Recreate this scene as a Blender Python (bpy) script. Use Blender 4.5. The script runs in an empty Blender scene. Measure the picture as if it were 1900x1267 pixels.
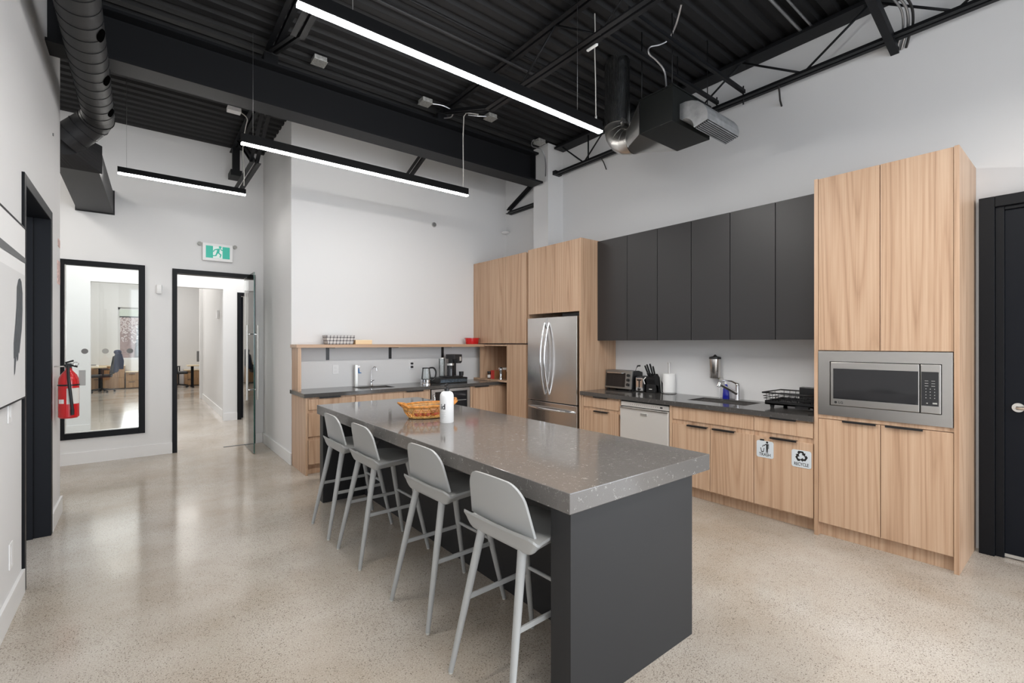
import bpy, bmesh, math, random
from mathutils import Vector, Matrix
random.seed(7)
PI = math.pi
S = bpy.context.scene
COL = S.collection
ORG = {}          # world origin of every top-level object, by name

# ------------------------------------------------------------------ materials
def srgb(r, g, b):
    f = lambda c: (c/255/12.92) if c/255 <= .04045 else ((c/255+.055)/1.055)**2.4
    return (f(r), f(g), f(b), 1)

def mat(name, col, rough=.5, metal=0, spec=.5, emit=None, es=0, trans=0, coat=0, bump=0, bscale=200, var=0, vscale=6):
    m = bpy.data.materials.new(name); m.use_nodes = True
    nt = m.node_tree; b = nt.nodes['Principled BSDF']
    c = col if len(col) == 4 else (*col, 1)
    b.inputs['Base Color'].default_value = c
    b.inputs['Roughness'].default_value = rough
    b.inputs['Metallic'].default_value = metal
    b.inputs['Specular IOR Level'].default_value = spec
    b.inputs['Coat Weight'].default_value = coat
    b.inputs['Transmission Weight'].default_value = trans
    if emit:
        b.inputs['Emission Color'].default_value = (*emit, 1); b.inputs['Emission Strength'].default_value = es
    if bump or var:
        tc = nt.nodes.new('ShaderNodeTexCoord')
        if bump:
            n = nt.nodes.new('ShaderNodeTexNoise'); n.inputs['Scale'].default_value = bscale; n.inputs['Detail'].default_value = 3
            nt.links.new(tc.outputs['Object'], n.inputs['Vector'])
            bp = nt.nodes.new('ShaderNodeBump'); bp.inputs['Strength'].default_value = bump; bp.inputs['Distance'].default_value = .002
            nt.links.new(n.outputs['Fac'], bp.inputs['Height']); nt.links.new(bp.outputs['Normal'], b.inputs['Normal'])
        if var:
            n = nt.nodes.new('ShaderNodeTexNoise'); n.inputs['Scale'].default_value = vscale; n.inputs['Detail'].default_value = 4
            nt.links.new(tc.outputs['Object'], n.inputs['Vector'])
            r = nt.nodes.new('ShaderNodeValToRGB')
            r.color_ramp.elements[0].position = .3; r.color_ramp.elements[1].position = .7
            r.color_ramp.elements[0].color = (*[x*(1-var) for x in c[:3]], 1); r.color_ramp.elements[1].color = (*[min(1, x*(1+var)) for x in c[:3]], 1)
            nt.links.new(n.outputs['Fac'], r.inputs['Fac']); nt.links.new(r.outputs['Color'], b.inputs['Base Color'])
    return m

def N(nt, t, **kw):
    n = nt.nodes.new(t)
    for k, v in kw.items(): setattr(n, k, v)
    return n

def wood(name, dark, mid, light, horizontal=False):
    m = bpy.data.materials.new(name); m.use_nodes = True; nt = m.node_tree; L = nt.links.new
    b = nt.nodes['Principled BSDF']; b.inputs['Roughness'].default_value = .42; b.inputs['Specular IOR Level'].default_value = .5
    tc = N(nt, 'ShaderNodeTexCoord'); oi = N(nt, 'ShaderNodeObjectInfo')
    off = N(nt, 'ShaderNodeVectorMath', operation='MULTIPLY_ADD')
    cmb = N(nt, 'ShaderNodeCombineXYZ')
    for k in range(3): L(oi.outputs['Random'], cmb.inputs[k])
    off.inputs[1].default_value = (1, 1, 1)
    sc = N(nt, 'ShaderNodeVectorMath', operation='SCALE'); sc.inputs['Scale'].default_value = 37
    L(cmb.outputs[0], sc.inputs[0]); L(tc.outputs['Object'], off.inputs[0]); L(sc.outputs[0], off.inputs[2])
    def mp(v):
        x = N(nt, 'ShaderNodeMapping'); x.inputs['Scale'].default_value = v; L(off.outputs[0], x.inputs['Vector']); return x
    zs = lambda a, z: (z, a, a) if horizontal else (a, a, z)
    m1 = mp(zs(3.4, .13)); n1 = N(nt, 'ShaderNodeTexNoise'); n1.inputs['Scale'].default_value = 1.0; n1.inputs['Detail'].default_value = 1.2; n1.inputs['Distortion'].default_value = .2
    L(m1.outputs[0], n1.inputs['Vector'])
    mul = N(nt, 'ShaderNodeMath', operation='MULTIPLY'); mul.inputs[1].default_value = 40
    fr = N(nt, 'ShaderNodeMath', operation='PINGPONG'); fr.inputs[1].default_value = 1
    L(n1.outputs['Fac'], mul.inputs[0]); L(mul.outputs[0], fr.inputs[0])
    pw = N(nt, 'ShaderNodeMath', operation='POWER'); pw.inputs[1].default_value = 2.2; L(fr.outputs[0], pw.inputs[0])
    m2 = mp(zs(120, 2.2)); n2 = N(nt, 'ShaderNodeTexNoise'); n2.inputs['Scale'].default_value = 1; n2.inputs['Detail'].default_value = 4
    L(m2.outputs[0], n2.inputs['Vector'])
    m3 = mp(zs(14, .16)); n3 = N(nt, 'ShaderNodeTexNoise'); n3.inputs['Scale'].default_value = 1; n3.inputs['Detail'].default_value = 3
    L(m3.outputs[0], n3.inputs['Vector'])
    a = N(nt, 'ShaderNodeMath', operation='MULTIPLY_ADD'); a.inputs[1].default_value = -.19; a.inputs[2].default_value = .185; L(pw.outputs[0], a.inputs[0])
    c = N(nt, 'ShaderNodeMath', operation='MULTIPLY_ADD'); c.inputs[1].default_value = .45; L(n2.outputs['Fac'], c.inputs[0]); L(a.outputs[0], c.inputs[2])
    d = N(nt, 'ShaderNodeMath', operation='MULTIPLY_ADD'); d.inputs[1].default_value = .50; L(n3.outputs['Fac'], d.inputs[0]); L(c.outputs[0], d.inputs[2])
    r = N(nt, 'ShaderNodeValToRGB'); e = r.color_ramp.elements
    e[0].position = .36; e[0].color = dark; e[1].position = .80; e[1].color = light
    x = e.new(.56); x.color = mid
    L(d.outputs[0], r.inputs['Fac']); L(r.outputs['Color'], b.inputs['Base Color'])
    bp = N(nt, 'ShaderNodeBump'); bp.inputs['Strength'].default_value = .08; bp.inputs['Distance'].default_value = .001
    L(n2.outputs['Fac'], bp.inputs['Height']); L(bp.outputs['Normal'], b.inputs['Normal'])
    return m

def quartz(name, base, vein, rough=.1, amount=.5):
    m = bpy.data.materials.new(name); m.use_nodes = True; nt = m.node_tree; L = nt.links.new
    b = nt.nodes['Principled BSDF']; b.inputs['Roughness'].default_value = rough; b.inputs['Specular IOR Level'].default_value = .55
    tc = N(nt, 'ShaderNodeTexCoord')
    n = N(nt, 'ShaderNodeTexNoise'); n.inputs['Scale'].default_value = 27; n.inputs['Detail'].default_value = 3; n.inputs['Distortion'].default_value = .6
    L(tc.outputs['Object'], n.inputs['Vector'])
    sub = N(nt, 'ShaderNodeMath', operation='SUBTRACT'); sub.inputs[1].default_value = .5; ab = N(nt, 'ShaderNodeMath', operation='ABSOLUTE')
    L(n.outputs['Fac'], sub.inputs[0]); L(sub.outputs[0], ab.inputs[0])
    lt = N(nt, 'ShaderNodeMath', operation='LESS_THAN'); lt.inputs[1].default_value = .0085; L(ab.outputs[0], lt.inputs[0])
    n2 = N(nt, 'ShaderNodeTexNoise'); n2.inputs['Scale'].default_value = 34; n2.inputs['Detail'].default_value = 2
    mp = N(nt, 'ShaderNodeMapping'); mp.inputs['Location'].default_value = (4.3, 1.7, 9); L(tc.outputs['Object'], mp.inputs['Vector']); L(mp.outputs[0], n2.inputs['Vector'])
    gt = N(nt, 'ShaderNodeMath', operation='GREATER_THAN'); gt.inputs[1].default_value = .56; L(n2.outputs['Fac'], gt.inputs[0])
    mu = N(nt, 'ShaderNodeMath', operation='MULTIPLY'); L(lt.outputs[0], mu.inputs[0]); L(gt.outputs[0], mu.inputs[1])
    m2 = N(nt, 'ShaderNodeMath', operation='MULTIPLY'); m2.inputs[1].default_value = amount; L(mu.outputs[0], m2.inputs[0])
    n3 = N(nt, 'ShaderNodeTexNoise'); n3.inputs['Scale'].default_value = 420; n3.inputs['Detail'].default_value = 1; L(tc.outputs['Object'], n3.inputs['Vector'])
    r = N(nt, 'ShaderNodeValToRGB'); r.color_ramp.elements[0].position = .35; r.color_ramp.elements[1].position = .7
    r.color_ramp.elements[0].color = (*[x*.86 for x in base[:3]], 1); r.color_ramp.elements[1].color = (*[x*1.12 for x in base[:3]], 1)
    L(n3.outputs['Fac'], r.inputs['Fac'])
    mx = N(nt, 'ShaderNodeMixRGB'); L(m2.outputs[0], mx.inputs['Fac']); L(r.outputs['Color'], mx.inputs[1]); mx.inputs[2].default_value = vein
    L(mx.outputs[0], b.inputs['Base Color'])
    return m

def concrete(name):
    m = bpy.data.materials.new(name); m.use_nodes = True; nt = m.node_tree; L = nt.links.new
    b = nt.nodes['Principled BSDF']; b.inputs['Specular IOR Level'].default_value = .3
    tc = N(nt, 'ShaderNodeTexCoord')
    n = N(nt, 'ShaderNodeTexNoise'); n.inputs['Scale'].default_value = 1.1; n.inputs['Detail'].default_value = 6; n.inputs['Roughness'].default_value = .62
    L(tc.outputs['Object'], n.inputs['Vector'])
    r = N(nt, 'ShaderNodeValToRGB'); e = r.color_ramp.elements
    e[0].position = .3; e[0].color = srgb(174, 161, 146); e[1].position = .72; e[1].color = srgb(203, 197, 188)
    L(n.outputs['Fac'], r.inputs['Fac'])
    # dark aggregate specks and pale sand grains
    v = N(nt, 'ShaderNodeTexVoronoi'); v.inputs['Scale'].default_value = 185; v.inputs['Randomness'].default_value = 1; L(tc.outputs['Object'], v.inputs['Vector'])
    sp = N(nt, 'ShaderNodeSeparateColor'); L(v.outputs['Color'], sp.inputs[0])
    sq = N(nt, 'ShaderNodeMath', operation='POWER'); sq.inputs[1].default_value = 1.6; L(sp.outputs[0], sq.inputs[0])
    size = N(nt, 'ShaderNodeMath', operation='MULTIPLY'); size.inputs[1].default_value = .58; L(sq.outputs[0], size.inputs[0])
    lt = N(nt, 'ShaderNodeMath', operation='LESS_THAN'); L(v.outputs['Distance'], lt.inputs[0]); L(size.outputs[0], lt.inputs[1])
    patch = N(nt, 'ShaderNodeTexNoise'); patch.inputs['Scale'].default_value = 2.3; patch.inputs['Detail'].default_value = 3; L(tc.outputs['Object'], patch.inputs['Vector'])
    pr = N(nt, 'ShaderNodeMapRange'); pr.inputs['From Min'].default_value = .34; pr.inputs['From Max'].default_value = .66; pr.inputs['To Min'].default_value = .18; pr.inputs['To Max'].default_value = .85
    L(patch.outputs['Fac'], pr.inputs['Value'])
    pick = N(nt, 'ShaderNodeMath', operation='LESS_THAN'); L(sp.outputs[1], pick.inputs[0]); L(pr.outputs[0], pick.inputs[1])
    mu = N(nt, 'ShaderNodeMath', operation='MULTIPLY'); L(lt.outputs[0], mu.inputs[0]); L(pick.outputs[0], mu.inputs[1])
    mf = N(nt, 'ShaderNodeMath', operation='MULTIPLY'); mf.inputs[1].default_value = .70; L(mu.outputs[0], mf.inputs[0])
    mx = N(nt, 'ShaderNodeMixRGB'); L(mf.outputs[0], mx.inputs['Fac']); L(r.outputs['Color'], mx.inputs[1]); mx.inputs[2].default_value = srgb(84, 72, 62)
    n5 = N(nt, 'ShaderNodeTexNoise'); n5.inputs['Scale'].default_value = 160; n5.inputs['Detail'].default_value = 2; L(tc.outputs['Object'], n5.inputs['Vector'])
    r5 = N(nt, 'ShaderNodeValToRGB'); r5.color_ramp.elements[0].position = .36; r5.color_ramp.elements[1].position = .64
    r5.color_ramp.elements[0].color = (.74, .73, .72, 1); r5.color_ramp.elements[1].color = (1, 1, 1, 1); L(n5.outputs['Fac'], r5.inputs['Fac'])
    mm = N(nt, 'ShaderNodeMixRGB', blend_type='MULTIPLY'); mm.inputs['Fac'].default_value = 1; L(mx.outputs[0], mm.inputs[1]); L(r5.outputs['Color'], mm.inputs[2])
    L(mm.outputs[0], b.inputs['Base Color'])
    rr = N(nt, 'ShaderNodeMapRange'); rr.inputs['To Min'].default_value = .085; rr.inputs['To Max'].default_value = .21; L(n.outputs['Fac'], rr.inputs['Value']); L(rr.outputs[0], b.inputs['Roughness'])
    return m

def steel(name, col=(.56, .55, .53), rough=.27, vertical=True, metal=1.0):
    m = bpy.data.materials.new(name); m.use_nodes = True; nt = m.node_tree; L = nt.links.new
    b = nt.nodes['Principled BSDF']; b.inputs['Metallic'].default_value = metal; b.inputs['Base Color'].default_value = (*col, 1); b.inputs['Roughness'].default_value = rough
    if vertical is None: return m
    tc = N(nt, 'ShaderNodeTexCoord'); mp = N(nt, 'ShaderNodeMapping')
    mp.inputs['Scale'].default_value = (160, 160, 2) if vertical else (2, 2, 200)
    n = N(nt, 'ShaderNodeTexNoise'); n.inputs['Scale'].default_value = 1; n.inputs['Detail'].default_value = 3
    L(tc.outputs['Object'], mp.inputs['Vector']); L(mp.outputs[0], n.inputs['Vector'])
    rr = N(nt, 'ShaderNodeMapRange'); rr.inputs['To Min'].default_value = rough*.9; rr.inputs['To Max'].default_value = rough*1.15
    L(n.outputs['Fac'], rr.inputs['Value']); L(rr.outputs[0], b.inputs['Roughness'])
    return m

def glass(name, tint=(1, 1, 1), refl=.06, opac=0.0, dif=(.8, .9, .9)):
    m = bpy.data.materials.new(name); m.use_nodes = True; nt = m.node_tree; L = nt.links.new
    nt.nodes.remove(nt.nodes['Principled BSDF']); out = nt.nodes['Material Output']
    t = N(nt, 'ShaderNodeBsdfTransparent'); t.inputs[0].default_value = (*tint, 1)
    g = N(nt, 'ShaderNodeBsdfGlossy'); g.inputs['Roughness'].default_value = .02
    f = N(nt, 'ShaderNodeFresnel'); f.inputs['IOR'].default_value = 1.45
    mx = N(nt, 'ShaderNodeMixShader'); L(f.outputs[0], mx.inputs[0]); L(t.outputs[0], mx.inputs[1]); L(g.outputs[0], mx.inputs[2])
    last = mx
    if opac:
        d = N(nt, 'ShaderNodeBsdfDiffuse'); d.inputs[0].default_value = (*dif, 1)
        m2 = N(nt, 'ShaderNodeMixShader'); m2.inputs[0].default_value = opac; L(mx.outputs[0], m2.inputs[1]); L(d.outputs[0], m2.inputs[2]); last = m2
    L(last.outputs[0], out.inputs['Surface'])
    return m

def plaid(name):
    m = bpy.data.materials.new(name); m.use_nodes = True; nt = m.node_tree; L = nt.links.new
    b = nt.nodes['Principled BSDF']; b.inputs['Roughness'].default_value = .85
    tc = N(nt, 'ShaderNodeTexCoord'); sp = N(nt, 'ShaderNodeSeparateXYZ'); L(tc.outputs['Object'], sp.inputs[0])
    def stripes(o, per, w, ph=0):
        a = N(nt, 'ShaderNodeMath', operation='MULTIPLY_ADD'); a.inputs[1].default_value = 1/per; a.inputs[2].default_value = ph; L(o, a.inputs[0])
        f = N(nt, 'ShaderNodeMath', operation='FRACT'); L(a.outputs[0], f.inputs[0])
        l = N(nt, 'ShaderNodeMath', operation='LESS_THAN'); l.inputs[1].default_value = w; L(f.outputs[0], l.inputs[0]); return l
    add = N(nt, 'ShaderNodeMath', operation='ADD'); L(sp.outputs[0], add.inputs[0]); L(sp.outputs[1], add.inputs[1])
    terms = [stripes(add.outputs[0], .042, .30), stripes(sp.outputs[2], .042, .30), stripes(add.outputs[0], .042, .08, .35), stripes(sp.outputs[2], .042, .08, .35)]
    s = terms[0]
    for t in terms[1:]:
        q = N(nt, 'ShaderNodeMath', operation='ADD'); L(s.outputs[0], q.inputs[0]); L(t.outputs[0], q.inputs[1]); s = q
    r = N(nt, 'ShaderNodeValToRGB'); r.color_ramp.interpolation = 'CONSTANT'; e = r.color_ramp.elements
    e[0].position = 0; e[0].color = (.78, .76, .73, 1); e[1].position = .3; e[1].color = (.30, .28, .29, 1); x = e.new(.55); x.color = (.012, .012, .016, 1)
    dv = N(nt, 'ShaderNodeMath', operation='MULTIPLY'); dv.inputs[1].default_value = .4; L(s.outputs[0], dv.inputs[0])
    L(dv.outputs[0], r.inputs['Fac']); L(r.outputs['Color'], b.inputs['Base Color'])
    return m

def brick(name):
    m = bpy.data.materials.new(name); m.use_nodes = True; nt = m.node_tree; L = nt.links.new
    b = nt.nodes['Principled BSDF']; b.inputs['Roughness'].default_value = .9
    tc = N(nt, 'ShaderNodeTexCoord'); mp = N(nt, 'ShaderNodeMapping'); mp.inputs['Rotation'].default_value = (PI/2, 0, 0)
    t = N(nt, 'ShaderNodeTexBrick'); t.inputs['Scale'].default_value = 9
    t.inputs['Color1'].default_value = srgb(165, 128, 115); t.inputs['Color2'].default_value = srgb(140, 108, 98); t.inputs['Mortar'].default_value = srgb(165, 155, 148)
    L(tc.outputs['Object'], mp.inputs['Vector']); L(mp.outputs[0], t.inputs['Vector']); L(t.outputs['Color'], b.inputs['Base Color'])
    return m

M = {}
M['wall'] = mat('wall_paint', (.735, .735, .737), .7, spec=.3, bump=.05, bscale=350)
M['trimwhite'] = mat('white_trim_paint', (.78, .78, .78), .4)
M['deck'] = mat('black_deck_paint', (.0125, .0125, .0135), .6, spec=.25)
M['steelblack'] = mat('black_steel_paint', (.0075, .008, .0095), .5, spec=.25)
M['duct'] = mat('black_duct_paint', (.022, .022, .0235), .5, spec=.3)
M['hole'] = mat('dark_slot', (.002, .002, .002), .9, spec=0)
M['frame'] = mat('black_frame_paint', (.0045, .0052, .0072), .45, spec=.2)
M['doorblk'] = mat('black_door_paint', (.0042, .0058, .0098), .45, spec=.18)
M['charcoal'] = mat('charcoal_laminate', (.031, .030, .031), .42, spec=.4, bump=.03, bscale=500)
M['island'] = mat('charcoal_island_laminate', (.026, .026, .027), .5, spec=.3)
M['oak'] = wood('pale_oak_laminate', srgb(163, 129, 102), srgb(187, 154, 126), srgb(203, 173, 146))
M['oakh'] = wood('pale_oak_shelf', srgb(163, 129, 102), srgb(187, 154, 126), srgb(203, 173, 146), True)
M['quartz'] = quartz('grey_quartz', (.150, .140, .132, 1), (.58, .56, .54, 1), .10, .45)
M['quartz_shaded'] = quartz('grey_quartz_shaded', (.075, .071, .068, 1), (.4, .38, .36, 1), .13, .35)  # same stone as the island, shade under the cabinets darkened into its colour
M['floor'] = concrete('polished_concrete')
M['steel'] = steel('brushed_stainless', (.64, .62, .60), .24)
M['steelh'] = steel('brushed_stainless_flat', (.50, .485, .465), .3, None)
M['steeld'] = steel('dishwasher_stainless', (.80, .77, .73), .36, None, .45)
M['ovenfront'] = mat('oven_steel', (.30, .30, .29), .3, .85)
M['chrome'] = mat('chrome', (.75, .75, .76), .08, 1)
M['satin'] = mat('satin_nickel', (.68, .67, .64), .33, .8)
M['galv'] = mat('galvanised_steel', (.40, .41, .42), .42, .6, var=.2, vscale=14)
M['galvd'] = steel('aged_duct_steel', (.30, .31, .31), .26)
M['shiny'] = steel('shiny_duct_steel', (.62, .61, .59), .3, None)
M['unit'] = mat('dark_unit_paint', (.0065, .0078, .0075), .5, spec=.3)
M['stool'] = mat('grey_stool_lacquer', (.385, .39, .385), .42, spec=.4)
M['stoolfoot'] = mat('stool_glide', (.55, .55, .5), .5)
M['black'] = mat('black_plastic', (.012, .012, .013), .35)
M['blackm'] = mat('black_matte', (.012, .012, .013), .6)
M['blkglass'] = mat('black_glass', (.012, .012, .014), .06, spec=.6)
M['housing'] = mat('pendant_black', (.005, .005, .0055), .6, spec=.15)
M['white'] = mat('white_plastic', (.82, .82, .82), .4)
M['paper'] = mat('paper_white', (.86, .86, .85), .9)
M['red'] = mat('red_enamel', (.58, .012, .016), .22, coat=.4)
M['redp'] = mat('red_card', (.55, .04, .03), .5)
M['label'] = mat('paper_label', (.72, .70, .66), .6)
M['ink'] = mat('black_ink', (.012, .012, .012), .5)
M['plate'] = mat('brushed_sign_plate', (.66, .71, .745), .4, .1)
M['led'] = mat('led_diffuser', (1, 1, 1), .5, emit=(1, .97, .93), es=170)
M['leddim'] = mat('led_diffuser_dimmed', (1, 1, 1), .5, emit=(1, .97, .93), es=52)
M['green'] = mat('exit_green', (.0, .30, .21), .4, emit=(0, .5, .40), es=.32)
M['pict'] = mat('exit_white', (.70, .80, .77), .4, emit=(.9, 1, .97), es=.12)
M['glass'] = glass('clear_glass', (.965, .985, .98))
M['glassedge'] = mat('glass_edge', (.03, .10, .085), .1)
M['clear'] = glass('clear_tumbler', (.97, .98, .98), opac=.05)
M['frost'] = mat('grey_dot', (.17, .17, .17), .6)
M['frostl'] = mat('pale_grey_dot', (.36, .36, .34), .6)
M['blue'] = mat('blue_soap', (.008, .015, .33), .12, coat=.5)
M['bluetap'] = mat('blue_lever', (.02, .16, .42), .3)
M['spongey'] = mat('yellow_green_bristle', (.55, .55, .12), .8)
M['wick'] = mat('wicker', (.50, .20, .035), .45, var=.45, vscale=40)
M['wickl'] = mat('pale_wicker', (.64, .36, .10), .45, var=.35, vscale=40)
M['fruit'] = mat('red_fruit', (.58, .17, .13), .35, var=.3, vscale=12)
M['plaid'] = plaid('plaid_cloth')
M['pine'] = wood('pale_pine', srgb(214, 180, 135), srgb(232, 203, 160), srgb(240, 216, 178), True)
M['brown'] = mat('brown_card', (.25, .12, .05), .6)
M['bronze'] = mat('coffee_brown', (.05, .02, .008), .2)
M['pods'] = mat('pod_foil', (.10, .13, .16), .25, .6, var=.8, vscale=55)
M['canvas'] = mat('canvas_white', (.78, .78, .78), .8)
M['canvas2'] = mat('paper_grey', (.68, .68, .68), .8)
M['strokeg'] = mat('grey_paint_stroke', (.13, .135, .14), .6)
M['strokeb'] = mat('slate_paint_stroke', (.055, .065, .075), .6, var=.3, vscale=30)
M['navy'] = mat('navy_cloth', (.01, .018, .055), .85)
M['chairblk'] = mat('office_chair_black', (.014, .015, .017), .6)
M['desktop'] = mat('desk_top_oak', (.62, .50, .33), .4)
M['cab'] = wood('office_oak', srgb(150, 112, 80), srgb(176, 138, 100), srgb(196, 160, 122))
M['screen'] = mat('monitor_grey', (.16, .16, .165), .4)
M['brick'] = brick('outdoor_brick')
M['blossom'] = mat('blossom', (.75, .62, .55), .9)
M['bark'] = mat('bark', (.12, .09, .07), .9)
M['blind'] = mat('roller_blind', (.62, .68, .62), .8)
M['pink'] = mat('sign_red_white', (.66, .44, .40), .5, var=.4, vscale=35)
M['conduit'] = mat('galvanised_conduit', (.42, .42, .43), .35, .9)
M['cord'] = mat('white_cord', (.62, .60, .56), .6)
M['jbox'] = mat('galvanised_box', (.48, .48, .46), .5, .5, var=.3, vscale=60)
M['wire'] = mat('thin_steel_wire', (.35, .35, .35), .4, .8)
M['fridgegap'] = mat('dark_gap', (.01, .01, .01), .6)
M['ceilin'] = mat('office_ceiling', (.75, .75, .75), .8)

# ------------------------------------------------------------------ mesh builder
class MB:
    def __init__(s): s.bm = bmesh.new()
    def face(s, pts):
        try: return s.bm.faces.new([s.bm.verts.new(p) for p in pts])
        except ValueError: return None
    def hexa(s, p):      # 8 points: bottom 4 (ccw) then top 4
        v = [s.bm.verts.new(q) for q in p]
        for f in ((3,2,1,0),(4,5,6,7),(0,1,5,4),(1,2,6,5),(2,3,7,6),(3,0,4,7)): s.bm.faces.new([v[i] for i in f])
        return s
    def box(s, x0, x1, y0, y1, z0, z1):
        x0, x1 = sorted((x0, x1)); y0, y1 = sorted((y0, y1)); z0, z1 = sorted((z0, z1))
        return s.hexa([(x0,y0,z0),(x1,y0,z0),(x1,y1,z0),(x0,y1,z0),(x0,y0,z1),(x1,y0,z1),(x1,y1,z1),(x0,y1,z1)])
    def bar(s, a, b, w, h, up=(0,0,1)):   # rectangular bar from a to b
        a = Vector(a); b = Vector(b); d = (b-a).normalized(); u = Vector(up); r = d.cross(u)
        if r.length < 1e-4: r = d.cross(Vector((1,0,0)))
        r.normalize(); u = r.cross(d).normalized()
        c = lambda p: [p-r*w/2-u*h/2, p+r*w/2-u*h/2, p+r*w/2+u*h/2, p-r*w/2+u*h/2]
        return s.hexa([*c(a), *c(b)])
    def tube(s, pts, r, seg=12, cap=True):
        P = [Vector(p) for p in pts]; n = len(P); R = r if isinstance(r, (list, tuple)) else [r]*n
        rings = []; up = None
        for i, p in enumerate(P):
            d = (P[min(i+1, n-1)]-P[max(i-1, 0)]).normalized()
            if up is None:
                up = Vector((0,0,1)) if abs(d.z) < .9 else Vector((1,0,0))
            u = (up-d*up.dot(d)).normalized(); w = d.cross(u); up = u
            rings.append([s.bm.verts.new(p+(u*math.cos(2*PI*k/seg)+w*math.sin(2*PI*k/seg))*R[i]) for k in range(seg)])
        for a, b in zip(rings, rings[1:]):
            for k in range(seg): s.bm.faces.new((a[k], a[(k+1)%seg], b[(k+1)%seg], b[k])).smooth = True
        if cap:
            s.bm.faces.new(rings[0][::-1]); s.bm.faces.new(rings[-1])
        return s
    def lathe(s, prof, c, seg=32, sx=1, sy=1, smooth=True):   # profile (r,z) about a vertical axis through c
        rings = []
        for r, z in prof:
            if r < 1e-6: rings.append([s.bm.verts.new((c[0], c[1], c[2]+z))])
            else: rings.append([s.bm.verts.new((c[0]+r*sx*math.cos(2*PI*k/seg), c[1]+r*sy*math.sin(2*PI*k/seg), c[2]+z)) for k in range(seg)])
        for a, b in zip(rings, rings[1:]):
            for k in range(seg):
                k2 = (k+1) % seg
                if len(a) == 1 and len(b) == 1: continue
                if len(a) == 1: f = (a[0], b[k2], b[k])
                elif len(b) == 1: f = (a[k], a[k2], b[0])
                else: f = (a[k], a[k2], b[k2], b[k])
                s.bm.faces.new(f).smooth = smooth
        if len(rings[0]) > 1: s.bm.faces.new(rings[0][::-1])
        if len(rings[-1]) > 1: s.bm.faces.new(rings[-1])
        return s
    def disc(s, c, axis, r, t, seg=28, ry=None):   # short cylinder, axis vector, from c along axis
        a = Vector(axis).normalized(); u = Vector((0,0,1)) if abs(a.z) < .9 else Vector((1,0,0))
        u = (u-a*u.dot(a)).normalized(); w = a.cross(u); c = Vector(c); ry = ry or r
        A = [s.bm.verts.new(c+u*ry*math.cos(2*PI*k/seg)+w*r*math.sin(2*PI*k/seg)) for k in range(seg)]
        B = [s.bm.verts.new(v.co+a*t) for v in A]
        for k in range(seg): s.bm.faces.new((A[k], A[(k+1)%seg], B[(k+1)%seg], B[k])).smooth = True
        s.bm.faces.new(A[::-1]); s.bm.faces.new(B); return s
    def prism(s, pts, vec):    # polygon extruded along vec
        vec = Vector(vec); A = [s.bm.verts.new(p) for p in pts]; B = [s.bm.verts.new(Vector(p)+vec) for p in pts]; n = len(A)
        s.bm.faces.new(A[::-1]); s.bm.faces.new(B)
        for k in range(n): s.bm.faces.new((A[k], A[(k+1)%n], B[(k+1)%n], B[k]))
        return s
    def loft(s, rings, cap=True, smooth=True):
        R = [[s.bm.verts.new(p) for p in r] for r in rings]; n = len(R[0])
        for a, b in zip(R, R[1:]):
            for k in range(n): s.bm.faces.new((a[k], a[(k+1)%n], b[(k+1)%n], b[k])).smooth = smooth
        if cap: s.bm.faces.new(R[0][::-1]); s.bm.faces.new(R[-1])
        return s
    def ball(s, c, r, sub=2, sc=(1,1,1)):
        g = bmesh.ops.create_icosphere(s.bm, subdivisions=sub, radius=r)
        for v in g['verts']: v.co = Vector((v.co.x*sc[0], v.co.y*sc[1], v.co.z*sc[2]))+Vector(c)
        for v in g['verts']:
            for f in v.link_faces: f.smooth = True
        return s
    def torus(s, pts, r, seg=8):   # closed tube through pts
        P = [Vector(p) for p in pts]; n = len(P); rings = []; 
        cen = sum(P, Vector())/n
        for i, p in enumerate(P):
            d = (P[(i+1)%n]-P[i-1]).normalized(); o = (p-cen); o = (o-d*o.dot(d)).normalized(); w = d.cross(o)
            rings.append([s.bm.verts.new(p+(o*math.cos(2*PI*k/seg)+w*math.sin(2*PI*k/seg))*r) for k in range(seg)])
        for i in range(n):
            a, b = rings[i], rings[(i+1)%n]
            for k in range(seg): s.bm.faces.new((a[k], a[(k+1)%seg], b[(k+1)%seg], b[k])).smooth = True
        return s

def finish(name, mb, m, org, bevel=0):
    bmesh.ops.recalc_face_normals(mb.bm, faces=mb.bm.faces)
    for e in mb.bm.edges:
        if len(e.link_faces) == 2 and e.calc_face_angle(0) > math.radians(38): e.smooth = False
    o3 = Vector(org)
    for v in mb.bm.verts: v.co -= o3
    me = bpy.data.meshes.new(name); mb.bm.to_mesh(me); mb.bm.free()
    me.materials.append(M[m] if isinstance(m, str) else m)
    o = bpy.data.objects.new(name, me); COL.objects.link(o)
    if bevel:
        b = o.modifiers.new('edge', 'BEVEL'); b.width = bevel; b.segments = 2; b.limit_method = 'ANGLE'; b.angle_limit = math.radians(40)
    return o

def root_org(o):
    while o.parent: o = o.parent
    return ORG[o.name]

def tag(o, label, cat, group=None):
    o['label'] = label; o['category'] = cat
    if group: o['group'] = group
    return o

def thing(name, loc, label, cat, group=None):
    o = bpy.data.objects.new(name, None); COL.objects.link(o); o.location = loc; o.empty_display_size = .05
    ORG[o.name] = Vector(loc)
    return tag(o, label, cat, group)

def part(name, mb, m, parent, bevel=0, label=None):
    o = finish(name, mb, m, root_org(parent), bevel); o.parent = parent
    if label: o['label'] = label
    return o

def solo(name, mb, m, label=None, cat=None, group=None, bevel=0, kind=None):
    vs = [v.co for v in mb.bm.verts]
    org = Vector(((min(v.x for v in vs)+max(v.x for v in vs))/2, (min(v.y for v in vs)+max(v.y for v in vs))/2, min(v.z for v in vs)))
    o = finish(name, mb, m, org, bevel); o.location = org; ORG[o.name] = org
    if label: tag(o, label, cat, group)
    if kind: o['kind'] = kind
    return o

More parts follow.
